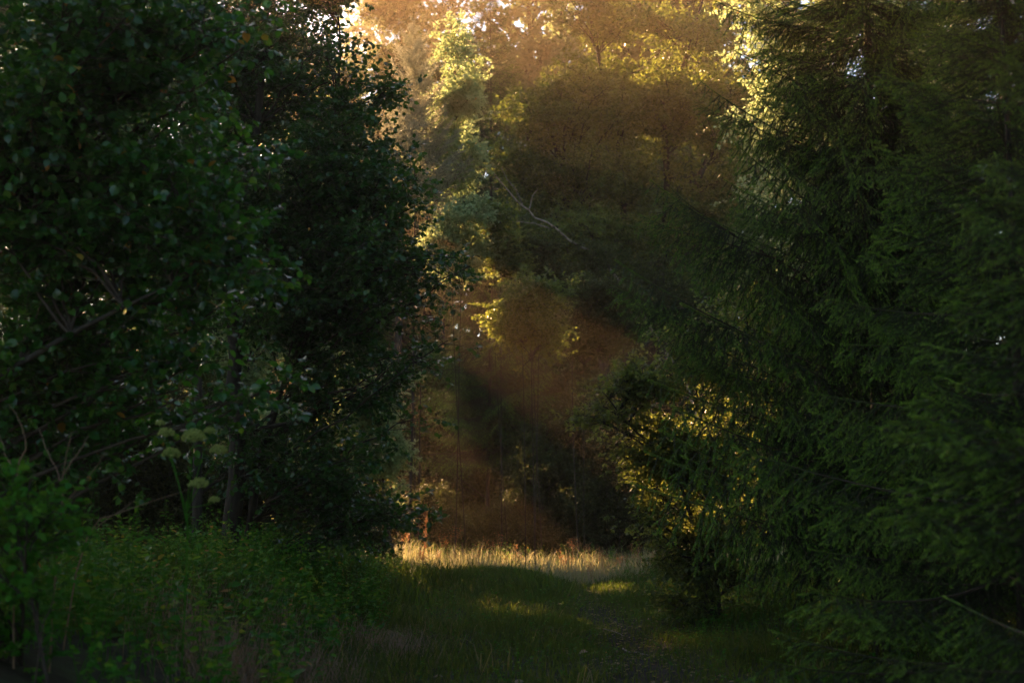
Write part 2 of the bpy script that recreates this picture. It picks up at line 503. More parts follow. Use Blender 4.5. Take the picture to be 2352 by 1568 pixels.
def spruce(rng, x, y, h, label, rmax, z0=.3, step=.34, per=6, kinds=None, short=None, scale_needles=1.0, tilt=(-.12, .55), skip=None, name='spruce_tree', group=None, mat=None, r0=None):
    base = (x, y, float(ground_h(x, y)) - .05)
    root = thing(name, label, 'spruce', base, group)
    kinds, short = kinds or BR_LONG, short or BR_SHORT
    n = 14
    P = np.zeros((1, n, 3)); P[0, :, 2] = np.linspace(0, h, n)
    P[0, :, 0] = .02 * h * np.sin(np.linspace(0, 3, n)) * .3
    r0 = r0 or .0055 * h + .02
    Vt, Tt = tubes(P, (r0 * (1 - .93 * np.linspace(0, 1, n)))[None], 9)
    Geo().add(Vt, Tt).build('trunk', M['bark'], root, smooth=True)
    z = z0
    while z < h - .12:
        f = (h - z) / h
        R = rmax * min(1, f ** .8 * 1.02)
        k = max(3, int(round(per * (.75 + .25 * f))))
        a0 = rng.random() * 6.28
        for i in range(k):
            az = a0 + i * 2 * math.pi / k + rng.normal(0, .18)
            ln = R * (.72 + .4 * rng.random())
            zz = z + rng.normal(0, .08)
            if skip and skip(az, zz, ln):
                continue
            tl = tilt[0] + (tilt[1] - tilt[0]) * (1 - f) ** 1.3 + rng.normal(0, .07)
            if ln > 1.1:
                me = kinds[rng.integers(len(kinds))]; L = me.get('L', 2.0)
            else:
                me = short[rng.integers(len(short))]; L = me.get('L', 1.0)
            put_branch(root, me, (0, 0, zz), az, tl, rng.normal(0, .15), max(.15, ln / L))
        z += step * (.85 + .3 * rng.random()) * (.55 + .5 * f)
    return root
for me in BR_LONG: me['L'] = 2.0
for me in BR_SHORT: me['L'] = 1.0
for me in BR_UP: me['L'] = 1.6
for me in BR_PALE: me['L'] = .9

# ------------------------------------------------------------------ hazel, near, on the left
def stem_line(pts, r0, r1, n=14, wob=.0, rng=None):
    P = polyline(pts, n, wob, rng)
    return P, np.linspace(r0, r1, n)

def add_stems(root, stems, base, mat, sides=8, name='trunk'):
    for P, R in stems:
        Vt, Tt = tubes(P[None], R[None], sides)
        Geo().add(Vt, Tt).build(name, mat, root, base, smooth=True)

LEAF_TINTS = np.linspace(.05, 1, 12)
def pick_leaf_parts(root, base, d, tm, mat, count, cell, name='leaf'):
    """the nearest, largest leaves in view become parts of their own; returns which leaves stay in the joined foliage"""
    px, py, dep = project(d['pos'])
    ok = (px > 4) & (px < 2348) & (py > 4) & (py < 1564)
    key = (px // cell).astype(int) * 1000 + (py // cell).astype(int)
    order = np.lexsort((dep, key))
    order = order[ok[order]]
    _, first = np.unique(key[order], return_index=True)
    cand = order[first]
    size = d['L'][cand] / dep[cand]
    cand = cand[np.argsort(-size)][:count]
    ms = []
    for t in LEAF_TINTS:
        ms.append(Geo().add(tm[0], tm[1], float(t)).mesh(name, mat))
    ax = nrm(d['ax'][cand]); bn = nrm(np.cross(d['nr'][cand], ax)); nn = np.cross(ax, bn)
    for k, c in enumerate(cand):
        o = bpy.data.objects.new(name, ms[int(np.argmin(np.abs(LEAF_TINTS - d['tint'][c])))])
        COL.objects.link(o)
        o.parent = root
        L, W = d['L'][c], d['W'][c]
        q = d['pos'][c] - base
        o.matrix_basis = Matrix(((ax[k, 0] * L, bn[k, 0] * W, nn[k, 0] * L, q[0]), (ax[k, 1] * L, bn[k, 1] * W, nn[k, 1] * L, q[1]),
                                 (ax[k, 2] * L, bn[k, 2] * W, nn[k, 2] * L, q[2]), (0, 0, 0, 1)))
    keep = np.ones(len(px), bool); keep[cand] = False
    return keep

def wood_parts(root, base, d, mat, each, sub_wood=True):
    """limbs: each its own part on near plants; the fine twigs joined"""
    if each:
        for k in range(len(d['limbs'])):
            Vt, Tt = tubes(d['limbs'][k][None], d['limb_R'][k][None], 5)
            Geo().add(Vt, Tt).build('branch', mat, root, base, smooth=True)
        g = Geo()
    else:
        g = Geo()
        g.add(*tubes(d['limbs'], d['limb_R'], 4))
    g.add(*tubes(d['tw'], d['tw_R'], 3))
    if sub_wood:
        S = np.stack([d['sub0'], d['sub1']], 1)
        g.add(*tubes(S, np.tile(np.array([[.0022, .0010]]), (len(S), 1)), 3))
    g.build('twigs', mat, root, base, kind='stuff')

rng = np.random.default_rng(5)
hb = np.array((-4.9, 9.6, float(ground_h(-4.9, 9.6)) - .05))
hz = thing('hazel_tree', 'broad leaved hazel with long slanting branches and scattered yellow leaves, over the weedy bank', 'tree', hb)
stems = [stem_line([hb, (-4.7, 9.6, 2.2), (-3.9, 9.5, 4.6), (-2.6, 9.3, 6.6)], .07, .012),
         stem_line([hb + (.1, .1, 0), (-4.6, 9.9, 1.8), (-3.6, 9.9, 3.6), (-2.2, 9.8, 5.0)], .06, .010),
         stem_line([hb + (-.1, -.1, 0), (-4.9, 9.2, 2.6), (-4.5, 9.0, 5.2), (-3.7, 8.8, 7.4)], .06, .012),
         stem_line([hb + (.15, -.1, 0), (-4.3, 9.3, 1.3), (-3.3, 9.2, 2.3), (-2.0, 9.2, 3.0)], .05, .008)]
add_stems(hz, stems, hb, M['bark'])
L_ = [lobe(330, 60, 9.4, 200, 140, .8, 1.2), lobe(120, 120, 9.8, 200, 180, .9, 1.1), lobe(420, 200, 9.5, 130, 110, .5, 1.0), lobe(260, 330, 9.6, 270, 150, .8, 1.3),
      lobe(520, 470, 9.5, 120, 80, .5, 1.0), lobe(150, 560, 9.9, 220, 170, .8, 1.1), lobe(420, 620, 9.5, 170, 110, .6, 1.1), lobe(250, 760, 9.8, 240, 130, .7, 1.0),
      lobe(520, 880, 9.6, 130, 60, .4, .9), lobe(100, 860, 10, 200, 110, .7, .8), lobe(-250, 300, 9.8, 240, 420, 1.0, .7), lobe(-290, -170, 10.8, 260, 230, 1.0, 1.0), lobe(560, 130, 9.6, 50, 60, .4, .6), lobe(60, 400, 10, 180, 200, .8, 1), lobe(60, 1000, 10.4, 180, 90, .7, .7), lobe(300, 900, 10.6, 200, 60, .6, .6), lobe(240, 1010, 11, 180, 60, .6, .7), lobe(430, 1000, 11.4, 100, 60, .5, .5)]  # the lobe beyond the upper left was added to shade the near air
d = grow(rng, stems, L_, 190, 11, 4, 7, twl=.62, subl=.24, leafL=.066, ratio=.74, droop=.16, flat=.45, rise=.55, leafdrop=.3, limb_r=.012)
far_tint = rng.random(len(d['tint']))
d['tint'] = np.where(far_tint > .990, .90 + .1 * rng.random(len(far_tint)), d['tint'])
keep = pick_leaf_parts(hz, hb, d, BROAD, M['hazel'], 300, 42)
wood_parts(hz, hb, d, M['twig'], True)
leaf_geo(Geo(), BROAD, d, keep).build('foliage', M['hazel'], hz, hb, kind='stuff')

# ------------------------------------------------------------------ alder, middle left, dark
ab = np.array((-3.35, 17.0, float(ground_h(-3.35, 17)) - .05))
al = thing('alder_tree', 'dark dense alder with forked leaning trunks between the hazel and the sunbeams', 'tree', ab)
T0 = at(540, 700, 17.0); T1 = at(600, 200, 17.0); T2 = at(640, -250, 17.0)
stems = [stem_line([ab, at(545, 1000, 17), T0, T1, T2], .125, .02, 18, .012, rng),
         stem_line([ab + (.1, .3, 0), at(600, 1050, 17.2), at(690, 760, 17.3), at(760, 420, 17.3), at(780, 60, 17.3)], .06, .012, 16, .012, rng),
         stem_line([ab + (-.45, .2, 0), at(455, 1000, 17.3), at(440, 700, 17.4), at(400, 300, 17.6)], .07, .015, 16, .012, rng)]
add_stems(al, stems, ab, M['bark'])
L_ = [lobe(690, -60, 17, 140, 130, 1.2, 1.0), lobe(660, 150, 17, 190, 130, 1.3, 1.2), lobe(800, 200, 16.6, 110, 80, .8, 1.0), lobe(900, 290, 16.7, 50, 45, .4, .7), lobe(760, 370, 16.6, 190, 110, 1.2, 1.2),
      lobe(900, 450, 16.6, 80, 70, .7, 1.0), lobe(640, 520, 16.9, 180, 120, 1.2, 1.1), lobe(870, 570, 16.4, 130, 90, 1.0, 1.2), lobe(1010, 610, 16.3, 95, 60, .6, 1.1), lobe(960, 690, 16.4, 90, 55, .7, .9),
      lobe(720, 720, 16.8, 200, 110, 1.1, 1.0), lobe(930, 830, 16.6, 110, 70, .8, .8), lobe(1040, 800, 16.4, 45, 25, .4, .5), lobe(760, 900, 16.8, 190, 90, 1.0, .8), lobe(950, 960, 16.7, 100, 70, .7, .7),
      lobe(830, 1060, 17, 170, 70, .9, .7), lobe(990, 1100, 16.9, 55, 35, .5, .5), lobe(600, 1060, 17.4, 130, 80, .9, .5), lobe(800, 1150, 17.3, 180, 50, .8, .6), lobe(920, 1170, 17.2, 70, 40, .5, .5), lobe(560, 330, 17.3, 110, 120, .9, 1.0), lobe(540, 120, 17.3, 110, 110, .9, .9), lobe(520, 480, 17.3, 110, 110, .9, 1.0), lobe(1080, 620, 16.2, 45, 30, .4, .9), lobe(480, 600, 17.6, 150, 260, 1.0, .8), lobe(440, 200, 17.6, 150, 220, 1.0, .8)]
d = grow(rng, stems, L_, 290, 13, 4, 7, twl=.62, subl=.24, leafL=.066, ratio=.76, droop=.1, flat=.55, rise=.4, leafdrop=.22, limb_r=.012)
keep = pick_leaf_parts(al, ab, d, OVAL, M['alder'], 300, 24)
wood_parts(al, ab, d, M['bark'], True)
leaf_geo(Geo(), OVAL, d, keep).build('foliage', M['alder'], al, ab, kind='stuff')

# ------------------------------------------------------------------ broadleaf plants built where they stand
def plant(name, label, cat, seed, base_xy, stem_pts, lobes, n, mats, tm=DIAMOND, r0=.1, sides=6, group=None, each=False, tint=None, sub_wood=False, split=4, flatten=.8, **kw):
    rng = np.random.default_rng(seed)
    b = np.array((base_xy[0], base_xy[1], float(ground_h(*base_xy)) - .08))
    root = thing(name, label, cat, b, group)
    stems = []
    for pts in stem_pts:
        rr = r0 * (.75 + .4 * rng.random())
        stems.append(stem_line([b + rng.normal(0, .12, 3) * (1, 1, 0)] + [np.array(p) for p in pts], rr, rr * .12, 14, r0 * .15, rng))
    add_stems(root, stems, b, M['bark'], sides)
    if split:
        sub = []
        for (x_, y_, z_, a_, b_, c_, w_) in lobes:
            for _ in range(split):
                q = nrm(rng.normal(size=3)) * rng.random() ** .4 * .8
                f = .32 + .3 * rng.random()
                sub.append((x_ + q[0] * a_, y_ + q[1] * b_, z_ + q[2] * c_, a_ * f * 1.3, b_ * f, c_ * f * flatten, w_))
        lobes = sub
    d = grow(rng, stems, lobes, n[0], n[1], n[2], n[3], **kw)
    if tint is not None:
        d['tint'] = np.clip(d['tint'] * tint[0] + tint[1] + (rng.random(len(d['tint'])) > .985) * .35, 0, 1)
    wood_parts(root, b, d, M['bark'], each, sub_wood)
    leaf_geo(Geo(), tm, d).build('crown' if cat == 'tree' else 'foliage', mats, root, b, kind='stuff')
    return root

def xy(px, Y):
    p = at(px, 1145, Y)
    return (p[0], p[1])

# sunlit tall shrub and conifers round the gap
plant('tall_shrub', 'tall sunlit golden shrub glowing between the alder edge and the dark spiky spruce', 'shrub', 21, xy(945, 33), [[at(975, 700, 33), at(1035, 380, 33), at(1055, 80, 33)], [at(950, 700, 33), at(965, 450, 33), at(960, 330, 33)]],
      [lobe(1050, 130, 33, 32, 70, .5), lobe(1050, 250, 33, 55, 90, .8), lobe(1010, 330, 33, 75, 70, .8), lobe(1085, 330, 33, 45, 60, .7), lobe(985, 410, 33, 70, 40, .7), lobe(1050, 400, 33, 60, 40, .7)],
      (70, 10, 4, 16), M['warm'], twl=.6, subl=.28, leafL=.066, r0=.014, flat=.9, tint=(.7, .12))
# the great dark broadleaf
plant('broadleaf_tree', 'great dark spreading broadleaf with forked trunks and branches, filling the upper middle', 'tree', 22, xy(1450, 38),
      [[at(1440, 800, 38), at(1430, 420, 38), at(1380, 150, 38), at(1330, -150, 38)], [at(1500, 800, 38.4), at(1530, 450, 38.4), at(1540, 250, 38.4), at(1640, -80, 38.4)],
       [at(1540, 700, 38.2), at(1600, 420, 38.2), at(1700, 250, 38.2), at(1800, 100, 38.2)], [at(1380, 800, 38), at(1320, 500, 38), at(1260, 300, 38)]],
      [lobe(1320, 40, 37.5, 130, 70, 1.6, .4), lobe(1480, 20, 38, 140, 80, 2, .4), lobe(1620, 60, 38, 110, 80, 2, .4), lobe(1250, 230, 37, 110, 100, 1.6, 1.2), lobe(1400, 220, 37.6, 130, 100, 2, 1.2),
       lobe(1560, 220, 38, 110, 90, 1.8, .9), lobe(1290, 400, 37, 130, 90, 1.8, 1.2), lobe(1190, 365, 37.5, 60, 60, 1.2, 1.2), lobe(1430, 390, 37.5, 120, 90, 1.5, 1.0), lobe(1650, 270, 38, 100, 100, 1.5, 1.0), lobe(1700, 420, 38, 90, 80, 1.4, .9), lobe(1330, 540, 37, 140, 80, 1.8, 1.1),
       lobe(1630, 480, 38, 100, 80, 1.6, .8), lobe(1470, 580, 37.4, 110, 80, 1.4, 1), lobe(1640, 610, 37, 120, 90, 1.6, .9)],
      (420, 10, 4, 12), M['bush'], twl=.9, subl=.4, leafL=.095, r0=.2, flat=.6, flatten=1.1, tint=(.8, .05), limb_r=.02)
# lit tree behind the right spruces
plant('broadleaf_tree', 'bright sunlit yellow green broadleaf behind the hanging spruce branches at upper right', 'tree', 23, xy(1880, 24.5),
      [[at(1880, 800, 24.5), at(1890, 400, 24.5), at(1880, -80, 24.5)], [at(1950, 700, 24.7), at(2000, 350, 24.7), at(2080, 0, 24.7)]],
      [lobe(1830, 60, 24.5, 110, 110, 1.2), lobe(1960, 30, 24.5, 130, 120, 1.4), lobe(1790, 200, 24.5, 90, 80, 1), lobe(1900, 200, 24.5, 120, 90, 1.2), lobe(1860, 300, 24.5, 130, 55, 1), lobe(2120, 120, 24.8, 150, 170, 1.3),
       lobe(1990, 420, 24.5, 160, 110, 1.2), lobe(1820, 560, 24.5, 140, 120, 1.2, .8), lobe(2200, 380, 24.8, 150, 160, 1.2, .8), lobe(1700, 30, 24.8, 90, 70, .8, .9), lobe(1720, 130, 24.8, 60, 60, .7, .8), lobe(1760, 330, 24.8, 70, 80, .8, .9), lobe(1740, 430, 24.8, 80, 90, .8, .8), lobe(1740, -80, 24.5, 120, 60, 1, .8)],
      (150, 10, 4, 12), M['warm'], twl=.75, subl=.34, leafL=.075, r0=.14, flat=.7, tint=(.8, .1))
# bush at the right of the clearing
plant('hornbeam_bush', 'leafy green bush with bright backlit leaves leaning over the right end of the sunny grass', 'bush', 24, xy(1640, 17.5),
      [[at(1620, 1050, 17.5), at(1600, 900, 17.5), at(1560, 790, 17.5)], [at(1560, 1100, 17.4), at(1450, 980, 17.3), at(1370, 880, 17.2)], [at(1700, 1000, 17.7), at(1720, 800, 17.7), at(1700, 650, 17.7)]],
      [lobe(1590, 800, 17.4, 60, 45, .5), lobe(1470, 850, 17.2, 110, 50, .6), lobe(1600, 880, 17.4, 130, 70, .8), lobe(1400, 950, 17.2, 90, 45, .5), lobe(1540, 980, 17.4, 140, 70, .8), lobe(1670, 980, 17.6, 120, 80, .8),
       lobe(1480, 1070, 17.3, 120, 60, .6), lobe(1620, 1100, 17.5, 140, 70, .8), lobe(1520, 1170, 17.4, 100, 50, .6, .8), lobe(1690, 730, 17.6, 90, 70, .6), lobe(1760, 850, 17.8, 100, 120, .7, .8), lobe(1730, 1130, 17.7, 100, 80, .7, .8), lobe(1560, 1230, 17.4, 110, 50, .6, .8), lobe(1670, 1230, 17.6, 110, 50, .6, .8), lobe(1480, 1140, 17.3, 80, 50, .5, .6), lobe(1560, 1310, 17.3, 110, 60, .6, .9), lobe(1670, 1330, 17.5, 120, 70, .6, .9), lobe(1600, 1390, 17.3, 120, 40, .6, .7)],
      (170, 9, 4, 9), M['bush'], OVAL, twl=.45, subl=.22, leafL=.055, ratio=.68, r0=.03, flat=.6, tint=(.75, .18), sub_wood=True)

# the shrubs down the middle
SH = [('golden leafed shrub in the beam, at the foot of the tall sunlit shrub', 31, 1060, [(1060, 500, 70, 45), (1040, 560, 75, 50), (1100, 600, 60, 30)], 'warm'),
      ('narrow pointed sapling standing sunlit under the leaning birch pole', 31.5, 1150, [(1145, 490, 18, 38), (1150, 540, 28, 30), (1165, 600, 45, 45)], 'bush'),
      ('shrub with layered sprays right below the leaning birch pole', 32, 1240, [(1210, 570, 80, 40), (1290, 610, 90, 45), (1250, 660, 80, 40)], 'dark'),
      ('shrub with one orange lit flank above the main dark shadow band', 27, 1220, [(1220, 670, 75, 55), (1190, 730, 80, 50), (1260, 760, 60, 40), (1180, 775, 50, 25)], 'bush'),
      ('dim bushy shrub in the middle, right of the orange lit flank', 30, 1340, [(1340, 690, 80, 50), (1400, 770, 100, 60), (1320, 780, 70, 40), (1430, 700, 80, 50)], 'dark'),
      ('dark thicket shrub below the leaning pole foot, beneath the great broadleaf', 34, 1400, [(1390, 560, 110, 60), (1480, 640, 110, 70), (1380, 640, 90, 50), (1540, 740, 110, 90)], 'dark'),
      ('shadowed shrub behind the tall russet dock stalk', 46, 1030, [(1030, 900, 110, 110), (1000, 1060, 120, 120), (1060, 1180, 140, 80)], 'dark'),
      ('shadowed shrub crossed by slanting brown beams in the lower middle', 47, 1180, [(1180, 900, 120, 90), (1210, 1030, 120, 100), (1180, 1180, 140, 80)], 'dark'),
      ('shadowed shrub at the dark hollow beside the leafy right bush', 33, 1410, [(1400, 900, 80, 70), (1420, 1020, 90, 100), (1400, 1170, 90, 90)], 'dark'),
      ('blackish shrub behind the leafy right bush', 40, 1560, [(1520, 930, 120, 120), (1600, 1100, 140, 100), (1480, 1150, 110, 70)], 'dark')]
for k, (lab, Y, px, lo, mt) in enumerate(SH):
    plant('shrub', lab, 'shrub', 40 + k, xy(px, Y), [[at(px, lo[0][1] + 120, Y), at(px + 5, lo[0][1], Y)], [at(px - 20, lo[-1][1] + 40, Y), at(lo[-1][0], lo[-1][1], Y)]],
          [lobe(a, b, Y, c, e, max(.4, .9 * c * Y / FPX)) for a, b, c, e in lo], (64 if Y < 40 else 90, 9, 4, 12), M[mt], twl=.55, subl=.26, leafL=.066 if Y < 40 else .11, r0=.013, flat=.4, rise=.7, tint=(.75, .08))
# sunlit shrubs behind the alder and hazel (they show as bright specks through the leaves)
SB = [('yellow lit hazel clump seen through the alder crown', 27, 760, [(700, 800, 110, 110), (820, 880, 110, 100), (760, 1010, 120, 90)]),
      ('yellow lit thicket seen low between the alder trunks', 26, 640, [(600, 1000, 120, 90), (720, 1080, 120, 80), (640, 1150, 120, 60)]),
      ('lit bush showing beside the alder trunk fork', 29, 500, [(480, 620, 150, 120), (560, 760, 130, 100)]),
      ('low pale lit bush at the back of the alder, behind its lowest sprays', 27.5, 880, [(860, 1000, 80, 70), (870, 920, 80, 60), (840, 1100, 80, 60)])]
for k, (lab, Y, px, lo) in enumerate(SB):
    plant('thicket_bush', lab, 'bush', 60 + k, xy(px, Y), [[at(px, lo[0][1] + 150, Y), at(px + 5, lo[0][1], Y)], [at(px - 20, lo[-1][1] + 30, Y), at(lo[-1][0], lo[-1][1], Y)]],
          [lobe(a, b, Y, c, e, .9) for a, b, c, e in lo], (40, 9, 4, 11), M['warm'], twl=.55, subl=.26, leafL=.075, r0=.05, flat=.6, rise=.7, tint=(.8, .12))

plant('broadleaf_tree', 'sunlit yellow green tree far behind the hazel, glinting through its leaves', 'tree', 27, xy(330, 25), [[at(330, 800, 25), at(320, 400, 25), at(330, -80, 25)], [at(420, 800, 25.3), at(460, 400, 25.3), at(470, 50, 25.3)]],
      [lobe(150, 60, 25, 150, 130, 1.2), lobe(330, 40, 25, 150, 130, 1.2), lobe(500, 80, 25.2, 100, 130, 1.1), lobe(220, 280, 25, 170, 130, 1.2), lobe(420, 300, 25, 130, 120, 1.2), lobe(120, 480, 25, 150, 130, 1.2), lobe(320, 520, 25, 150, 120, 1.2), lobe(500, 460, 25.2, 100, 120, 1.1), lobe(200, 720, 25, 170, 120, 1.2), lobe(400, 740, 25, 150, 120, 1.2), lobe(280, 930, 25, 200, 110, 1.2)],
      (170, 9, 4, 12), M['warm'], twl=.75, subl=.34, leafL=.085, r0=.12, flat=.7, tint=(.8, .1))
plant('broadleaf_tree', 'slender sunlit tree just behind the alder trunk fork', 'tree', 28, xy(580, 23), [[at(575, 900, 23), at(570, 500, 23), at(590, 60, 23)]],
      [lobe(590, 100, 23, 80, 110, .8), lobe(570, 260, 23, 90, 100, .9), lobe(600, 420, 23, 90, 100, .9), lobe(570, 580, 23, 100, 100, .9), lobe(600, 740, 23, 100, 100, .9), lobe(570, 900, 23, 110, 100, .9)],
      (80, 9, 4, 11), M['warm'], twl=.6, subl=.28, leafL=.075, r0=.07, flat=.7, tint=(.8, .1))

# ------------------------------------------------------------------ conifers
rng = np.random.default_rng(17)
sx, sy = xy(940, 32)
topz = at(940, 50, 32)[2]
sap = spruce(rng, sx, sy, topz, 'sunlit pale spruce with a candelabra tip beside the alder edge', 3.6, z0=7.8, step=.40, per=7, kinds=BR_PALE, short=BR_PALE, tilt=(.05, .5), r0=.035)
sx, sy = xy(1118, 40)
spruce(rng, sx, sy, 19.0, 'dark spiky spruce rising behind the golden tall shrub, top out of frame', 2.6, z0=3.0, step=.48, per=7, kinds=BR_LONG, tilt=(-.05, .6), r0=.06)
plant('pine_tree', 'tall soft needled pine in the orange glow just right of the patch of sky', 'tree', 26, xy(915, 50), [[at(915, 700, 50), at(920, 300, 50), at(925, -120, 50)]],
      [lobe(920, -40, 50, 60, 50, .9), lobe(900, 40, 50, 60, 30, .9), lobe(945, 80, 50, 50, 30, .9), lobe(895, 130, 50, 55, 35, .9), lobe(940, 180, 50, 60, 40, 1.0), lobe(910, 250, 50, 70, 40, 1.1), lobe(935, 330, 50, 80, 45, 1.1), lobe(920, 420, 50, 90, 50, 1.1)],
      (80, 9, 4, 16), M['dark'], twl=.9, subl=.4, leafL=.17, ratio=.16, r0=.16, flat=.6, limb_r=.02)
# right, middle distance: ascending branches with hanging sprays
A_X, A_Y = 3.35, 13.2
def skip_a(az, z, ln):
    return math.cos(az) < -.25 and False
sprA = spruce(rng, A_X, A_Y, 9.5, 'tall spruce with rising branch tips and hanging sprays, edging the clearing on the right', 2.2, z0=.9, step=.27, per=9, kinds=BR_UP, short=BR_SHORT, tilt=(-.15, .2))
base_a = sprA.location
for (tx, ty, sx_, sy_, yy_) in ((1430, 610, 1780, 800, 12.6), (1510, 425, 1860, 640, 12.9), (1620, 190, 1890, 360, 13.0), (1655, 5, 1900, 90, 13.1), (1700, 450, 1950, 560, 12.4), (1560, 780, 1850, 900, 12.5)):
    a, b = at(sx_, sy_, yy_ + .3), at(tx, ty, yy_ - .2)
    v = b - a; ln = float(np.linalg.norm(v))
    me = BR_UP[rng.integers(2)]
    put_branch(sprA, me, tuple(a - np.array(base_a)), math.atan2(v[1], v[0]), math.asin(v[2] / ln) - .35, 0, ln / 1.68)
    for f_, r_ in ((.25, .5), (.5, -.4)):
        q_ = a + v * f_ - np.array((0, 0, .02))
        put_branch(sprA, BR_LONG[rng.integers(3)], tuple(q_ - np.array(base_a)), math.atan2(v[1], v[0]) + rng.normal(0, .25), math.asin(v[2] / ln) - .12, r_, ln * (1 - f_) / 2.0)
spruce(rng, 2.72, 6.6, 4.6, 'low near spruce with soft bright green drooping sprays at the right edge', 1.5, z0=.4, step=.44, per=7, kinds=BR_LONG, short=BR_SHORT, tilt=(.02, .5))
spruce(rng, 3.25, 9.2, 5.6, 'young spruce with drooping sprays between the low near spruce and the tall one', 2.05, z0=.5, step=.42, per=7, kinds=BR_LONG, short=BR_SHORT, tilt=(.05, .45))
spruce(rng, 4.3, 10.8, 11.5, 'tall dark spruce standing behind the young ones at the right edge', 2.1, z0=1.2, step=.4, per=7, kinds=BR_LONG, tilt=(-.2, .4))

spruce(rng, 5.2, 14.6, 12.0, 'dark spruce behind the tall one, its trunk deep in shade', 2.3, z0=.4, step=.42, per=8, kinds=BR_LONG, tilt=(-.2, .4))
spruce(rng, 6.3, 18.0, 12.5, 'furthest of the dark right hand spruces, behind two others', 2.4, z0=.4, step=.5, per=8, kinds=BR_LONG, tilt=(-.2, .4))

# ------------------------------------------------------------------ the woodland behind: a few kinds, copied; some added to block the sun
def wood_variant(seed, h, w, label, mt, x, y, lo=.12, n=170):
    rng = np.random.default_rng(seed)
    b = np.array((x, y, float(ground_h(x, y)) - .1))
    lob = []
    for i in range(9):
        a = i * 2.4; zz = h * (lo + (.94 - lo) * (i + .5) / 9)
        rr = w * (1 - .55 * abs((i + .5) / 9 - .4)) * .55
        lob.append((b[0] + math.cos(a) * rr * .8, b[1] + math.sin(a) * rr * .8, b[2] + zz, rr, rr, h * (1 - lo) * .1, .6 + .8 * rng.random()))
    root = thing('woodland_tree', label, 'tree', b, 'woodland trees behind the clearing')
    st = [stem_line([b, b + (.2, 0, h * .35), b + (-.1, .2, h * .7), b + (0, 0, h * .97)], .2, .03, 16)]
    add_stems(root, st, b, M['bark'])
    d = grow(rng, st, lob, n, 10, 4, 11, twl=1.3, subl=.6, leafL=.2, flat=.6, limb_r=.02)
    wood_parts(root, b, d, M['bark'], False, False)
    leaf_geo(Geo(), DIAMOND, d).build('crown', M[mt], root, b, kind='stuff')
    return root
def far_spruce(seed, h, label, x, y, rmax=4.2):
    r = spruce(np.random.default_rng(seed), x, y, h, label, rmax, z0=2.5, step=.8, per=7, kinds=BR_LONG, tilt=(-.1, .5), name='woodland_spruce', group='woodland spruces behind the clearing')
    return r
def us(u, s):
    a = -SUN_AZ
    return (-math.sin(a) * s + math.cos(a) * u, math.cos(a) * s + math.sin(a) * u)
W1 = wood_variant(80, 22, 6.5, 'tall woodland tree added for shade out beyond the hazel, at the left edge of the wood', 'far', *us(-1.8, 50))  # added to keep the sun off the near plants
W2 = wood_variant(81, 22, 7.0, 'round woodland tree added for shade far behind the alder crown', 'far', *us(.2, 58))  # added to shade the left foreground
W4 = wood_variant(83, 27, 4.2, 'high crowned bare stemmed tree added to block the sun between hazel and alder', 'far', *us(5.7, 62), lo=.64, n=90)  # added sun blocker, crown set high to shade the right spruce
def uv_of(P):
    sa, ca = math.sin(-SUN_AZ), math.cos(SUN_AZ)
    return P[:, 0] * ca + P[:, 1] * sa, P[:, 2] - math.tan(SUN_EL) * (-P[:, 0] * sa + P[:, 1] * ca)
BEAM_GAPS = [(11.2, -3.6, 1.8, 1.05), (9.6, -3.6, 1.2, 1.1), (12.2, -5.6, .65, .27), (10.4, -5.95, .6, .24), (11.1, -7.5, .5, .24), (9.27, -8.2, .26, .5), (13.0, -6.9, .4, .16), (12.9, -3.5, .4, .5)]  # openings cut into the added crowns to shape the sunbeams
def beam_screen(seed, u, s_, label, vlo=-8.1, vhi=-2.9, n=130, ru=1.35):
    """an added tree that blocks the sun, its crown cut open where beams pass"""
    rng = np.random.default_rng(seed)
    x, y = us(u, s_)
    b = np.array((x, y, float(ground_h(x, y)) - .1))
    zc = math.tan(SUN_EL) * s_
    root = thing('woodland_tree', label, 'tree', b, 'woodland trees behind the clearing')
    st = [stem_line([b, (x + .1, y, zc + vlo), (x, y + .1, zc + vhi)], .1, .03)]
    add_stems(root, st, b, M['bark'], 6)
    lob = [(*us(u + rng.normal(0, .25), s_), zc + v, ru, 1.2, .5, 1) for v in np.linspace(vlo + .3, vhi - .3, 9)]
    d = grow(rng, st, lob, n, 9, 4, 9, twl=.6, subl=.3, leafL=.16, flat=.5, limb_r=.01)
    uu, vv = uv_of(d['pos'])
    keep = vv > vlo - .25
    for gu, gv, a, c in BEAM_GAPS:
        keep &= ((uu - gu) / a) ** 2 + ((vv - gv) / c) ** 2 > 1
    wood_parts(root, b, d, M['bark'], False, False)
    leaf_geo(Geo(), DIAMOND, d, keep).build('crown', M['far'], root, b, kind='stuff')
    return root
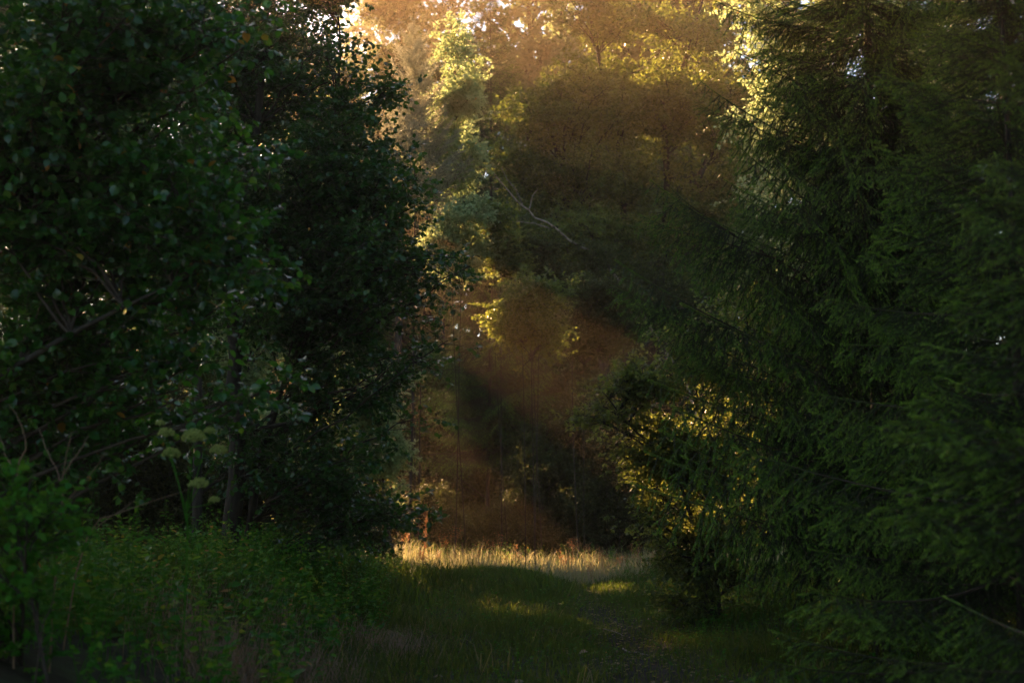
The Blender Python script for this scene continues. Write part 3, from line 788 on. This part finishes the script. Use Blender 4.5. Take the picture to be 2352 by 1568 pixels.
for k, (u, s_, lab, lo_, hi_) in enumerate(((7.0, 50, 'slim high crowned tree added to block the sun far behind the alder trunk fork', -5.6, 3.0), (6.0, 46, 'slim tree added to block the sun far behind the hazel and alder, its crown low', -7.2, -4.0), (8.9, 49, 'slim high crowned tree added behind the alder, its crown shaped to cut the sunbeams', -8.8, 1.0), (11.3, 51, 'second slim high crowned tree added to cut the sunbeams behind the alder edge', -8.8, -2.7), (13.7, 50, 'third slim high crowned tree added to cut the sunbeams, behind the alder rim and sapling', -8.7, .2),
                                             (10.15, 48, 'slim high crowned tree added close behind the alder rim to block the low beams', -8.8, -4.75), (12.35, 49, 'slim high crowned tree added behind the sunlit sapling to block the low beams', -8.75, -4.8),
                                             (15.5, 52, 'slim high crowned tree added to block the sun behind the golden tall shrub', -8.6, -.8), (17.6, 50, 'slim high crowned tree added to block the sun behind the dark spiky spruce', -8.1, -.2), (19.7, 51, 'slim high crowned tree added to block the sun right of the pine, behind the great broadleaf', -8.1, -.2))):
    beam_screen(150 + k, u, s_, lab, lo_, hi_, 95 if u > 15 else 130)
W3 = far_spruce(82, 21, 'tall hazy conifer behind the candelabra topped spruce', *us(16.5, 60))
PL = [  # the low ones and the one behind the pine are added sun blockers
      (W2, us(18.0, 66), .95, 'woodland tree added for shade in orange haze behind the pine'), (W3, (5.8, 45), .95, 'conifer filling the gap right of the great broadleaf forks'), (W3, (9.3, 48), 1.0, 'conifer behind the bright broadleaf at upper right'), (W3, (13.0, 46), 1.0, 'conifer far behind the right edge spruces'),
      (W3, (-17.2, 45), .85, 'dark conifer far behind the lower hazel'), (W3, (-18.5, 47), .95, 'dark conifer at the left edge far behind the hazel'), (W1, (5.5, 57), 1.3, 'woodland tree closing the sky above the great broadleaf'), (W2, (9.3, 61), 1.3, 'woodland tree closing the sky right of the great broadleaf'),
      (W2, us(23.5, 70), 1.2, 'tall woodland tree in the top gap beside the sky hole'),
      (W2, us(-1.5, 54), 1.1, 'woodland tree deep behind the hazel twigs'), (W1, us(-6, 52), 1.0, 'woodland tree off past the hazel stems'),
      (W4, us(1.6, 66), .98, 'high crowned woodland tree far behind the hazel tips'), (W2, us(12.4, 69), .55, 'low woodland tree added behind the alder to block the low sun'), (W2, us(9.6, 68), .55, 'second low woodland tree added behind the alder to block the low sun'), (W2, us(15.4, 70), .56, 'third low woodland tree, added behind the alder edge to block the low sun'),
      (W1, us(18.2, 74), .72, 'short woodland tree far behind the pine'),
      (W3, us(19.5, 62), 1.0, 'hazy conifer behind the dark spiky spruce'),
      (W2, us(23.5, 60), 1.2, 'woodland tree right behind the great broadleaf crown'),
      (W1, us(26, 57), 1.22, 'woodland tree seen through the forked trunks of the great broadleaf'), (W2, us(29.5, 60), 1.25, 'woodland tree behind the bright broadleaf at upper right'),
      (W1, us(33.5, 56), 1.2, 'woodland tree far behind the tall right spruce'), (W2, us(38.5, 52), 1.15, 'woodland tree deep behind the right edge spruces'),
      (W3, us(33, 66), .9, 'conifer far behind the right hand wood'), (W2, us(25, 78), 1.0, 'furthest woodland tree on the slope behind the middle'),
      (W2, us(19, 80), 1.0, 'furthest woodland tree on the slope behind the gap'), (W1, us(4, 76), .9, 'furthest woodland tree on the slope behind the alder'),
      (W1, us(36, 70), 1.0, 'furthest woodland tree on the slope at the right')]
rng = np.random.default_rng(3)
for src, (x, y), sc, lab in PL:
    copy_tree(src, (x, y, float(ground_h(x, y)) - .1), rng.random() * 6.28, sc, lab)

# understorey: bushes of the wood, a few kinds copied
US = []
for k, (hh, ww) in enumerate(((4.2, 2.4), (5.5, 2.2), (3.2, 2.6))):
    rng = np.random.default_rng(120 + k)
    X0, Y0 = ((-9.5, 38.5), (6.0, 43.0), (11.5, 38.0))[k]
    b = np.array((X0, Y0, float(ground_h(X0, Y0)) - .1))
    root = thing('understorey_bush', 'dark bush of the crowded understorey below the woodland trees', 'bush', b, 'understorey bushes of the wood')
    st = [stem_line([b, b + (.2, .1, hh * .5), b + (.3, 0, hh * .9)], .06, .01), stem_line([b, b + (-.4, -.1, hh * .4), b + (-.7, 0, hh * .75)], .05, .01)]
    add_stems(root, st, b, M['bark'], 5)
    lob = [(b[0] + math.cos(i * 2.1) * ww * .45, b[1] + math.sin(i * 2.1) * ww * .4, b[2] + hh * (.12 + .75 * i / 6), ww * .62, ww * .5, hh * .16, 1) for i in range(7)]
    d = grow(rng, st, lob, 90, 9, 4, 9, twl=.7, subl=.34, leafL=.12, flat=.7, rise=.7, limb_r=.01)
    wood_parts(root, b, d, M['bark'], False, False)
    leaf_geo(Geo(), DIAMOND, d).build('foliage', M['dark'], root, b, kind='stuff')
    US.append(root)
rng = np.random.default_rng(19)
for x, yj, sc_ in ((-5.0, 20.4, .58), (-6.3, 19.2, .55), (-4.1, 21.6, .55), (-7.4, 20.6, .7), (-8.6, 22.5, .8), (-2.7, 22.4, .45), (-5.9, 22.6, .7)):
    copy_tree(US[rng.integers(3)], (x, yj, float(ground_h(x, yj)) - .1), rng.random() * 6.28, sc_, 'dark bush of the crowded understorey below the woodland trees')
rng = np.random.default_rng(9)
for x in np.arange(-3.2, 5.2, .95):
    yj = 34.6 + rng.normal(0, .7)
    copy_tree(US[rng.integers(3)], (x, yj, float(ground_h(x, yj)) - .1), rng.random() * 6.28, (.28 if x < .3 else .46) + .14 * rng.random(), 'dark bush of the crowded understorey below the woodland trees')
rng = np.random.default_rng(8)
for row, (Y, step) in enumerate(((39, 2.6), (43, 2.6), (49, 2.2), (54, 2.6))):
    x = -Y * .42
    while x < Y * .42:
        yj = Y + rng.normal(0, 1.0)
        low = (.42 if Y < 45 else .8) if 8.2 < x * .9135 + yj * .4067 < 15.8 else 1.0
        copy_tree(US[rng.integers(3)], (x, yj, float(ground_h(x, yj)) - .1), rng.random() * 6.28, low * (.8 + .5 * rng.random()), 'dark bush of the crowded understorey below the woodland trees')
        x += step * (.7 + .6 * rng.random())

# rest of the wood, out of view, added to cut the sky light
rng = np.random.default_rng(140)
gw = Geo()
for (x, y, hh, ww) in ((-9.5, 3, 15, 3.2), (2, -20, 16, 3.6), (7.5, -15, 17, 3.5), (8.5, -8, 15, 3.3), (8.8, -1, 16, 3.3), (9.5, 5, 15, 3), (-14, 9, 17, 3.5), (-15, 16, 18, 3.5), (12, 11, 16, 3.2), (14, 18, 17, 3.4), (-15, -2, 17, 3.5), (15, -4, 17, 3.5), (5.6, -5, 15, 3), (2.6, -12, 16, 3.2), (7.4, 2, 15, 2.8)):
    b = np.array((x, y, float(ground_h(x, y)) - .1))
    st = [stem_line([b, b + (.2, .1, hh * .5), b + (0, 0, hh * .95)], .16, .03)]
    gw.add(*tubes(st[0][0][None], st[0][1][None], 6), .3, 1)
    lob = [(x + math.cos(i * 2.4) * ww * .4, y + math.sin(i * 2.4) * ww * .4, b[2] + hh * (.1 + .85 * i / 8), ww * .7, ww * .7, hh * .1, 1) for i in range(9)]
    d = grow(rng, st, lob, 70, 6, 4, 8, twl=1.2, subl=.6, leafL=.28, flat=.6)
    gw.add(*tubes(d['limbs'], d['limb_R'], 3), .3, 1)
    V, T = leaves(DIAMOND, d['pos'], d['ax'], d['nr'], d['L'], d['W'])
    gw.add(V, T, np.repeat(d['tint'], 4))
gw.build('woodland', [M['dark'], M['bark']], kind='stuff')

# leaning birch pole
p = [at(1135, 400, 33.6), at(1195, 465, 33.4), at(1250, 515, 33.4), at(1330, 568, 33.8), at(1400, 615, 35.2), at(1500, 760, 37), at(1600, 950, 38)]
p.append(np.array((p[-1][0] + .6, 38.2, float(ground_h(p[-1][0] + .6, 38.2)))))
b = p[-1].copy()
root = thing('fallen_birch', 'bare pale birch pole leaning across the beam under the great broadleaf', 'fallen tree', b)
P = polyline(p[::-1], 22, .03, rng)
Geo().add(*tubes(P[None], np.linspace(.05, .012, 22)[None], 8)).build('trunk', M['birch'], root, b, smooth=True)
for a_, b_, c_ in ((at(1200, 470, 33.4), at(1180, 430, 33.3), at(1150, 385, 33.2)), (at(1262, 525, 33.2), at(1220, 512, 33.1), at(1165, 508, 33)), (at(1215, 483, 33.4), at(1222, 455, 33.4), at(1235, 435, 33.4))):
    Q = polyline([a_, b_, c_], 8, .01, rng)
    Geo().add(*tubes(Q[None], np.linspace(.016, .006, 8)[None], 6)).build('branch', M['birch'], root, b, smooth=True)

# ------------------------------------------------------------------ grass and ground plants
def blades(rng, pos, h, w, lean, tint, geo):
    n = len(pos)
    a = rng.random(n) * 6.283
    d = np.stack([np.cos(a), np.sin(a), np.zeros(n)], 1)
    sx = np.stack([-np.sin(a), np.cos(a), np.zeros(n)], 1)
    a2 = a + rng.normal(0, .9, n)
    sx = np.stack([-np.sin(a2), np.cos(a2), np.zeros(n)], 1)
    up = np.array((0, 0, 1.))
    ln = (lean * h)[:, None]
    mid = pos + up * (h * .6)[:, None] + d * ln * .3
    tip = pos + up * (h * (1 - .35 * np.minimum(lean, 1.5)))[:, None] + d * ln
    W = (w * .5)[:, None] * sx
    V = np.stack([pos - W, pos + W, mid + W * .75, mid - W * .75, tip], 1).reshape(-1, 3)
    T = (np.array([(0, 1, 2), (0, 2, 3), (3, 2, 4)])[None] + (np.arange(n) * 5)[:, None, None]).reshape(-1, 3)
    geo.add(V, T, np.repeat(tint, 5))

def scatter(rng, n, x0, x1, y0, y1):
    y = np.sqrt(y0 ** 2 + (y1 ** 2 - y0 ** 2) * rng.random(n) ** 1.0) if y0 > 0 else y0 + (y1 - y0) * rng.random(n)
    x = x0 + (x1 - x0) * rng.random(n)
    return x, y
def onground(x, y):
    return np.stack([x, y, ground_h(x, y) - .01], 1)
rng = np.random.default_rng(91)
g = Geo()
x, y = scatter(rng, 105000, -5.2, 5.2, 9.5, 25.5)
pathd = np.abs(x - 1.2 - .12 * np.sin(y * .5)) / .42
kp = (rng.random(len(x)) < np.clip(pathd ** 2 * .6 + .55, 0, 1)) & (np.abs(x) < y * .42)
x, y, pathd = x[kp], y[kp], pathd[kp]
patch = .5 + .5 * np.sin(x * 2.1 + 1.3 * np.sin(y * .8)) * np.sin(y * 1.1 + .7 * x)
dry = np.clip(.25 * patch + .65 * np.exp(-((x + 1.1) / .9) ** 2), 0, 1) * rng.random(len(x))
h = (.07 + .10 * rng.random(len(x))) * (.8 + .9 * patch * np.clip(pathd / 2, .2, 1))
blades(rng, onground(x, y), h, .006 + .004 * rng.random(len(x)), .2 + .9 * rng.random(len(x)), np.clip(.15 + .5 * rng.random(len(x)) + .5 * dry, 0, 1), g)
g.build('grass', M['grass'], kind='stuff')
# taller sunlit strip
g = Geo()
x, y = scatter(rng, 26000, -2.6, 6.0, 24.6, 31.5)
clump = .5 + .5 * np.sin(x * 3.3 + 1.7 * np.sin(y * 2.1)) * np.sin(y * 2.7 + 1.3 * np.sin(x * 1.9))
h = (.10 + .46 * rng.random(len(x)) ** 2.0) * (.45 + .9 * clump)
blades(rng, onground(x, y), h, .006 + .005 * rng.random(len(x)), .15 + .6 * rng.random(len(x)), np.clip(.35 + .6 * rng.random(len(x)), 0, 1), g)
o = g.build('meadow_grass', M['straw'], kind='stuff')
# tall arching grass at the bank and under the alder
g = Geo()
for (bx, by, nb, hh) in [(-2.2, 18.5, 500, .6), (-1.7, 19.5, 500, .5), (-3.4, 15, 400, .6), (-2.6, 12.5, 400, .5), (-1.9, 16.5, 400, .45), (-4.0, 12, 400, .6), (-1.35, 11.2, 300, .4), (-1.2, 12.4, 200, .35), (2.45, 21, 500, .55), (2.9, 25.3, 700, .45), (.35, 21.8, 350, .42), (-1.3, 22.5, 600, .45), (3.4, 18, 500, .5)]:
    x = bx + rng.normal(0, .32, nb); y = by + rng.normal(0, .5, nb)
    blades(rng, onground(x, y), hh * (.5 + .7 * rng.random(nb)), .009 + .006 * rng.random(nb), .5 + .9 * rng.random(nb), .1 + .5 * rng.random(nb), g)
for k in range(130):
    bx, by = rng.uniform(-1.4, 4.2), rng.uniform(10.5, 25)
    if abs(bx - 1.2) < .55: continue
    nb = int(rng.integers(18, 60)); hh = .16 + .22 * rng.random()
    x = bx + rng.normal(0, .09, nb); y = by + rng.normal(0, .12, nb)
    blades(rng, onground(x, y), hh * (.5 + .7 * rng.random(nb)), .006 + .005 * rng.random(nb), .4 + .9 * rng.random(nb), np.clip(.1 + .4 * rng.random() + .5 * rng.random(nb), 0, 1), g)
g.build('tall_grass', M['grass'], kind='stuff')
# leafy weeds covering the left bank
def weeds(rng, n, x0, x1, y0, y1, h0, h1, nl, L0, geo, ratio=.6, keep=None):
    x, y = scatter(rng, n, x0, x1, y0, y1)
    if keep is not None:
        k = keep(x, y); x, y = x[k], y[k]
    b = onground(x, y); n = len(b)
    h = h0 + (h1 - h0) * rng.random(n) ** 1.3
    top = b + np.stack([rng.normal(0, .12, n), rng.normal(0, .12, n), h], 1)
    geo.add(*tubes(np.stack([b, (b + top) / 2 + rng.normal(0, .015, (n, 3)), top], 1), np.tile(np.array([[.004, .003, .0015]]), (n, 1)), 3), .3)
    ii = np.repeat(np.arange(n), nl); z = len(ii)
    s = .2 + .8 * rng.random(z) ** .7
    pos = b[ii] + (top - b)[ii] * s[:, None]
    a = rng.random(z) * 6.283
    ax = np.stack([np.cos(a), np.sin(a), rng.normal(-.05, .35, z)], 1)
    nr = nrm(np.array((0, 0, 1.)) + rng.normal(0, .35, (z, 3)))
    L = L0 * (.5 + .8 * rng.random(z)) * (1.15 - .5 * s)
    V, T = leaves(OVAL, pos, ax, nr, L, L * ratio)
    tint = np.clip(.15 + .6 * rng.random(z) + (rng.random(z) > .975) * .4 + rng.normal(0, .12, n)[ii], 0, 1)
    geo.add(V, T, np.repeat(tint, 6))
g = Geo()
weeds(rng, 1500, -6, -1.3, 7, 17, .2, .7, 12, .075, g, keep=lambda x, y: (x > -y * .42) & (x < -1.3 - .25 * rng.random(len(x))))
weeds(rng, 230, -5, -1.5, 7.5, 15, .15, .55, 7, .13, g, .7, keep=lambda x, y: (x > -y * .42) & (x < -1.4))
weeds(rng, 90, -4.5, -1.5, 8, 15, .5, 1.0, 16, .08, g, .35, keep=lambda x, y: (x > -y * .42))
weeds(rng, 500, -4.2, -1.6, 16, 21, .25, .6, 12, .07, g)
weeds(rng, 900, -4.5, -2.0, 20, 27, .15, .45, 10, .06, g)
weeds(rng, 900, 1.9, 6, 14, 27, .1, .35, 8, .05, g)
weeds(rng, 2200, -1.8, 4, 10, 25, .04, .16, 6, .034, g, .7, keep=lambda x, y: np.abs(x - 1.2) > .25)
weeds(rng, 260, -1.6, 4, 11, 25, .1, .3, 9, .05, g, .6, keep=lambda x, y: np.abs(x - 1.2) > .6)
weeds(rng, 500, -2.4, 6, 28, 36, .2, .6, 8, .06, g)
g.build('undergrowth', M['weed'], kind='stuff')
g = Geo()
y = rng.uniform(10, 25.5, 1500); x = 1.2 + .12 * np.sin(y * .5) + rng.normal(0, .42, 1500)
P = onground(x, y) + np.array((0, 0, .03)); n_ = len(P)
a = rng.random(n_) * 6.283
V, T = leaves(OVAL, P, np.stack([np.cos(a), np.sin(a), rng.normal(0, .15, n_)], 1), nrm(np.array((0, 0, 1.)) + rng.normal(0, .3, (n_, 3))), .035 + .035 * rng.random(n_), .02 + .02 * rng.random(n_))
g.add(V, T, np.repeat(.8 + .2 * rng.random(n_), 6))
g.build('leaf_litter', M['grass'], kind='stuff')
# pale dry grass plumes in the weeds
g = Geo()
for (px, py, Y, nb) in [(600, 1430, 10.2, 500), (700, 1500, 11, 400), (520, 1400, 10.5, 350), (640, 1340, 12.5, 400), (880, 1440, 14, 500), (500, 1480, 9.6, 300), (420, 1330, 11.5, 250)]:
    c = at(px, py, Y)
    x = c[0] + rng.normal(0, .28, nb); y = Y + rng.normal(0, .4, nb)
    blades(rng, onground(x, y), .2 + .3 * rng.random(nb), .003 + .003 * rng.random(nb), .6 + .9 * rng.random(nb), .3 + .7 * rng.random(nb), g)
g.build('dry_grass', M['dry'], kind='stuff')

# bramble bush at the left edge
plant('bramble_bush', 'bramble bush with small glossy leaves in the left corner above the bank weeds', 'bush', 95, xy(40, 7.6), [[at(60, 1180, 7.6), at(80, 1080, 7.6)], [at(20, 1150, 7.6), at(-40, 1050, 7.6)]],
      [lobe(-10, 1110, 7.6, 80, 80, .4), lobe(60, 1200, 7.6, 110, 50, .4), lobe(-20, 1280, 7.6, 140, 80, .4), lobe(100, 1320, 7.6, 120, 50, .4), lobe(-60, 1420, 7.6, 180, 90, .4)], (30, 5, 3, 5), M['weed'], OVAL, twl=.28, subl=.14, leafL=.06, ratio=.65, r0=.012, tint=(.7, .1), sub_wood=True)

# umbel plant
def umbel(rng, r):
    """a rounded head of small flower clusters on spokes, in its own coordinates"""
    gs, gf = Geo(), Geo()
    n = 22
    i = np.arange(n) + .5
    ph = np.arccos(1 - 1.05 * i / n); th = np.pi * (1 + 5 ** .5) * i
    d = np.stack([np.cos(th) * np.sin(ph), np.sin(th) * np.sin(ph), np.cos(ph) * .8], 1)
    E = d * r
    gs.add(*tubes(np.stack([np.zeros_like(E) - (0, 0, r * .3), E], 1), np.tile(np.array([[.0012, .0008]]), (n, 1)), 3), .3)
    m = 26
    pos = np.repeat(E, m, 0) + nrm(rng.normal(size=(n * m, 3))) * r * .22 * rng.random((n * m, 1)) ** .4
    V, T = leaves(DIAMOND, pos, nrm(rng.normal(size=(n * m, 3))), nrm(rng.normal(size=(n * m, 3))), np.full(n * m, r * .2), np.full(n * m, r * .17))
    gf.add(V, T, np.repeat(rng.random(n * m), 4))
    return gs, gf
Yu = 8.6
ub = np.array((*xy(425, Yu), float(ground_h(*xy(425, Yu))) - .03))
ur = thing('umbel_plant', 'tall angelica like plant with green rounded umbel heads in front of the alder trunk', 'plant', ub)
fork = at(428, 1150, Yu)
Geo().add(*tubes(polyline([ub, at(430, 1260, Yu), fork], 8)[None], np.linspace(.005, .004, 8)[None], 6)).build('stem', M['weed'], ur, ub, smooth=True)
for (px, py, r, dy) in ((382, 998, 19, 0), (446, 1008, 27, -.1), (394, 1046, 22, .05), (502, 1038, 20, 0), (456, 1115, 22, -.1), (368, 974, 12, .1), (482, 992, 14, .1), (492, 1150, 13, 0)):
    c = at(px, py, Yu + dy); rr = r * .9 * Yu / FPX
    Q = polyline([fork - (0, 0, .15 * rng.random()), (fork + c) / 2 + (0, 0, -.03), c - (0, 0, rr * .3)], 8)
    st = Geo().add(*tubes(Q[None], np.linspace(.003, .0018, 8)[None], 5)).build('stem', M['weed'], ur, ub, smooth=True)
    gs, gf = umbel(rng, rr)
    gs.add(np.concatenate(gf.V), np.concatenate(gf.T), np.concatenate(gf.C))
    o = gs.build('umbel', M['umbel'], st); o.location = c - ub

# dewdrops on the tips of the near spruce sprays
def dew(root, n, seed):
    rng = np.random.default_rng(seed)
    br = [o for o in root.children if o.name.startswith('branch')]
    phi = np.arange(6) * np.pi / 3
    ring = [(math.cos(a), math.sin(a), z) for z, in ((.45,), (-.45,)) for a in phi]
    pv_ = np.array([(0, 0, 1)] + [(c * .89, s_ * .89, z) for c, s_, z in ring] + [(0, 0, -1)])
    pt = []
    for i in range(6):
        j = (i + 1) % 6
        pt += [(0, 1 + i, 1 + j), (1 + i, 7 + i, 7 + j), (1 + i, 7 + j, 1 + j), (13, 7 + j, 7 + i)]
    g = Geo()
    for _ in range(n):
        o = br[rng.integers(len(br))]
        tips = TIPS[o.data.name]
        p = o.matrix_basis @ Vector(tips[rng.integers(len(tips))])
        g.add(pv_ * (.0022 + .0022 * rng.random()) + np.array(p) - (0, 0, .004), pt)
    o = g.build('dewdrops', M['dew'], root, smooth=True, kind='stuff')
for root in scene.objects[:]:
    if root.get('category') == 'spruce' and ('low near spruce' in root['label'] or 'young spruce' in root['label']):
        dew(root, 420, len(root.children))

# bare dry stalks in the left foreground
def stalk(label, lines, Y, rad, mat, cat='dry stalk', name='dry_stalk', group=None):
    b = at(*lines[0][0], Y); b[2] = float(ground_h(b[0], b[1])) - .02
    root = thing(name, label, cat, b, group)
    for k, ln in enumerate(lines):
        pts = [at(px, py, Y) for px, py in ln]
        if k == 0:
            pts = [b] + pts[1:]
        Q = polyline(pts, 10, .004, rng)
        Geo().add(*tubes(Q[None], np.linspace(rad * (1 if k == 0 else .6), rad * .25, 10)[None], 5), rng.random()).build('stem' if k == 0 else 'branch', mat, root, b, smooth=True)
    return root
stalk('forked dry brown stalk standing above the bramble bush', [[(120, 1330), (140, 1180), (145, 1080), (165, 990)], [(142, 1160), (190, 1110), (245, 1040)], [(144, 1110), (115, 1050), (90, 985)], [(145, 1090), (180, 1040), (205, 1000)]], 7.9, .007, M['dry'])
stalk('second dry stalk with a curved tip at the far left corner', [[(40, 1300), (35, 1120), (60, 1010), (20, 930)], [(42, 1100), (10, 1030), (-10, 980)]], 7.7, .006, M['dry'])
stalk('long arching brownish bramble cane reaching right towards the umbel heads', [[(150, 1330), (200, 1230), (300, 1170), (440, 1120)], [(200, 1225), (250, 1190), (310, 1150)]], 8.6, .006, M['dry'], 'bramble cane', 'bramble_cane')
stalk('thin dark weed stem rising through the green weeds at lower left', [[(75, 1568), (95, 1450), (120, 1380), (135, 1300)], [(98, 1440), (60, 1380), (30, 1350)]], 7.3, .006, M['twig'])

# russet dock stalk and the seed heads of the sunlit strip
def seed_cluster(rng, c, r, n, geo, s=.012):
    pos = c + rng.normal(0, 1, (n, 3)) * np.asarray(r)
    V, T = leaves(DIAMOND, pos, nrm(rng.normal(size=(n, 3))), nrm(rng.normal(size=(n, 3))), s * (.6 + .8 * rng.random(n)), s * (.6 + .6 * rng.random(n)))
    geo.add(V, T, np.repeat(rng.random(n), 4))
Yd = 26.5
db = np.array((*xy(972, Yd), float(ground_h(*xy(972, Yd))) - .02))
dr = thing('dock_plant', 'single tall russet dock stalk rising above the left end of the sunlit strip', 'plant', db)
Q = polyline([db, at(974, 1250, Yd), at(978, 1210, Yd), at(975, 1165, Yd)], 12, .004, rng)
Geo().add(*tubes(Q[None], np.linspace(.008, .003, 12)[None], 5)).build('stem', M['russet'], dr, db)
for (px, py, rx, rz, n) in ((975, 1172, .035, .05, 150), (980, 1196, .014, .05, 70), (978, 1225, .012, .07, 80), (976, 1250, .012, .06, 60), (976, 1283, .05, .06, 160), (970, 1275, .03, .05, 60)):
    gg = Geo(); seed_cluster(rng, at(px, py, Yd), (rx, rx, rz), n, gg, .022)
    gg.build('seed_cluster', M['russet'], dr, db)
SEED_LABEL = 'dry russet seed head plant standing in the sunlit grass strip'
for k in range(52):
    Y = 25.4 + 4.2 * rng.random()
    px = [960, 1030, 1100, 1160, 1190, 1290, 1320, 1345, 1370, 1415, 1440, 1470, 1500, 1520, 1535, 1550, 1570, 1590][k % 18] + rng.normal(0, 14)
    bx, by = xy(px, Y)
    b = np.array((bx, by, float(ground_h(bx, by)) - .02))
    hh = .26 + .5 * rng.random() ** 1.8
    root = thing('seed_head_plant', SEED_LABEL, 'plant', b, 'russet seed heads in the sunlit strip')
    tip = b + np.array((rng.normal(0, .08), rng.normal(0, .08), hh))
    Geo().add(*tubes(polyline([b, (b + tip) / 2 + rng.normal(0, .02, 3), tip], 6)[None], np.linspace(.004, .002, 6)[None], 4)).build('stem', M['russet'], root, b)
    gg = Geo()
    for q_ in range(rng.integers(3, 7)):
        seed_cluster(rng, tip + rng.normal(0, 1, 3) * (.05, .05, .05) - (0, 0, .05 * q_ * .5), (.028, .028, .04), 22, gg, .019)
    gg.build('seed_head', M['russet'], root, b)
# reaching grass stalks against the dark
for k, (px, py, qx, qy) in enumerate(((1085, 1300, 1108, 1248), (1060, 1300, 1062, 1250), (1110, 1300, 1128, 1265), (1160, 1310, 1195, 1262), (950, 1310, 965, 1270), (1510, 1290, 1535, 1240), (1590, 1280, 1612, 1235))):
    Y = 26.6
    b = at(px, py, Y); b[2] = float(ground_h(b[0], b[1])) - .01
    tip = at(qx, qy, Y)
    root = thing('grass_stalk', 'golden seeding grass stalk leaning out of the sunlit strip', 'grass stalk', b, 'golden grass stalks')
    Q = polyline([b, (b + tip) / 2 + (-.02, 0, .03), tip], 7)
    Geo().add(*tubes(Q[None], np.linspace(.003, .0015, 7)[None], 4), .8).build('stem', M['dry'], root, b)
    gg = Geo()
    for f in np.linspace(.6, 1, 6):
        seed_cluster(rng, b + (tip - b) * f, (.007, .007, .02), 10, gg, .015)
    gg.build('seed_head', M['dry'], root, b)

# twigs and pale leaves on the path
def ground_twig(label, pts, r):
    W = [np.array((x, y, float(ground_h(x, y)) + .03 + .02 * k % .03)) for k, (x, y) in enumerate(pts)]
    b = W[0].copy()
    o = Geo().add(*tubes(polyline(W, 12, .006, rng)[None], np.linspace(r, r * .4, 12)[None], 5)).build('twig', M['birch'], None, b, smooth=True)
    tag(o, label, 'twig')
pp = lambda px, Y: xy(px, Y)
ground_twig('pale crooked twig lying on the bare earth of the path', [pp(1428, 15.3), pp(1436, 14.9), pp(1455, 14.7), pp(1485, 14.3)], .010)
ground_twig('thin darker twig lying across the path behind the pale crooked one', [pp(1360, 17.6), pp(1400, 16.9), pp(1430, 16.4)], .008)
for k, (px, Y, lab) in enumerate(((997, 12.2, 'pale fallen leaf on the shaded grass left of the path'), (1508, 11.75, 'whitish fallen leaf at the bottom edge of the path'), (1180, 11.7, 'small yellow fallen leaf at the bottom in the middle grass'), (1330, 13.4, 'little pale fallen leaf on the grass beside the path edge'))):
    x, y = pp(px, Y)
    b = np.array((x, y, float(ground_h(x, y)) + .06))
    V, T = leaves(OVAL, b[None], np.array([[1., .3 * k - .4, .15]]), np.array([[.1, -.35, 1.]]), np.array([.09]), np.array([.06]))
    o = Geo().add(V, T, .95).build('fallen_leaf', M['dry'], None, b)
    tag(o, lab, 'leaf')

# ------------------------------------------------------------------ the misty air
def box(name, lo, hi, mat):
    (x0, y0, z0), (x1, y1, z1) = lo, hi
    me = bpy.data.meshes.new(name)
    v = [(x0, y0, z0), (x1, y0, z0), (x1, y1, z0), (x0, y1, z0), (x0, y0, z1), (x1, y0, z1), (x1, y1, z1), (x0, y1, z1)]
    f = [(0, 3, 2, 1), (4, 5, 6, 7), (0, 1, 5, 4), (1, 2, 6, 5), (2, 3, 7, 6), (3, 0, 4, 7)]
    me.from_pydata(v, [], f); me.materials.append(mat)
    o = bpy.data.objects.new(name, me); COL.objects.link(o)
    return o
m, nt, out = mat_base('mist')
pv = nt.nodes.new("ShaderNodeVolumePrincipled")
pv.inputs["Color"].default_value = (1.0, .74, .48, 1)
pv.inputs["Density"].default_value = HAZE_DENSITY
pv.inputs["Anisotropy"].default_value = .62
nt.links.new(pv.outputs[0], out.inputs["Volume"])
bpy.context.view_layer.update()
HAZE_TOP = max((o.matrix_world @ Vector(c)).z for o in scene.objects if o.type == 'MESH' for c in o.bound_box) + .6
hz_o = box('haze', (-77, -28, -2), (77, 106, HAZE_TOP), m)
hz_o["kind"] = "stuff"
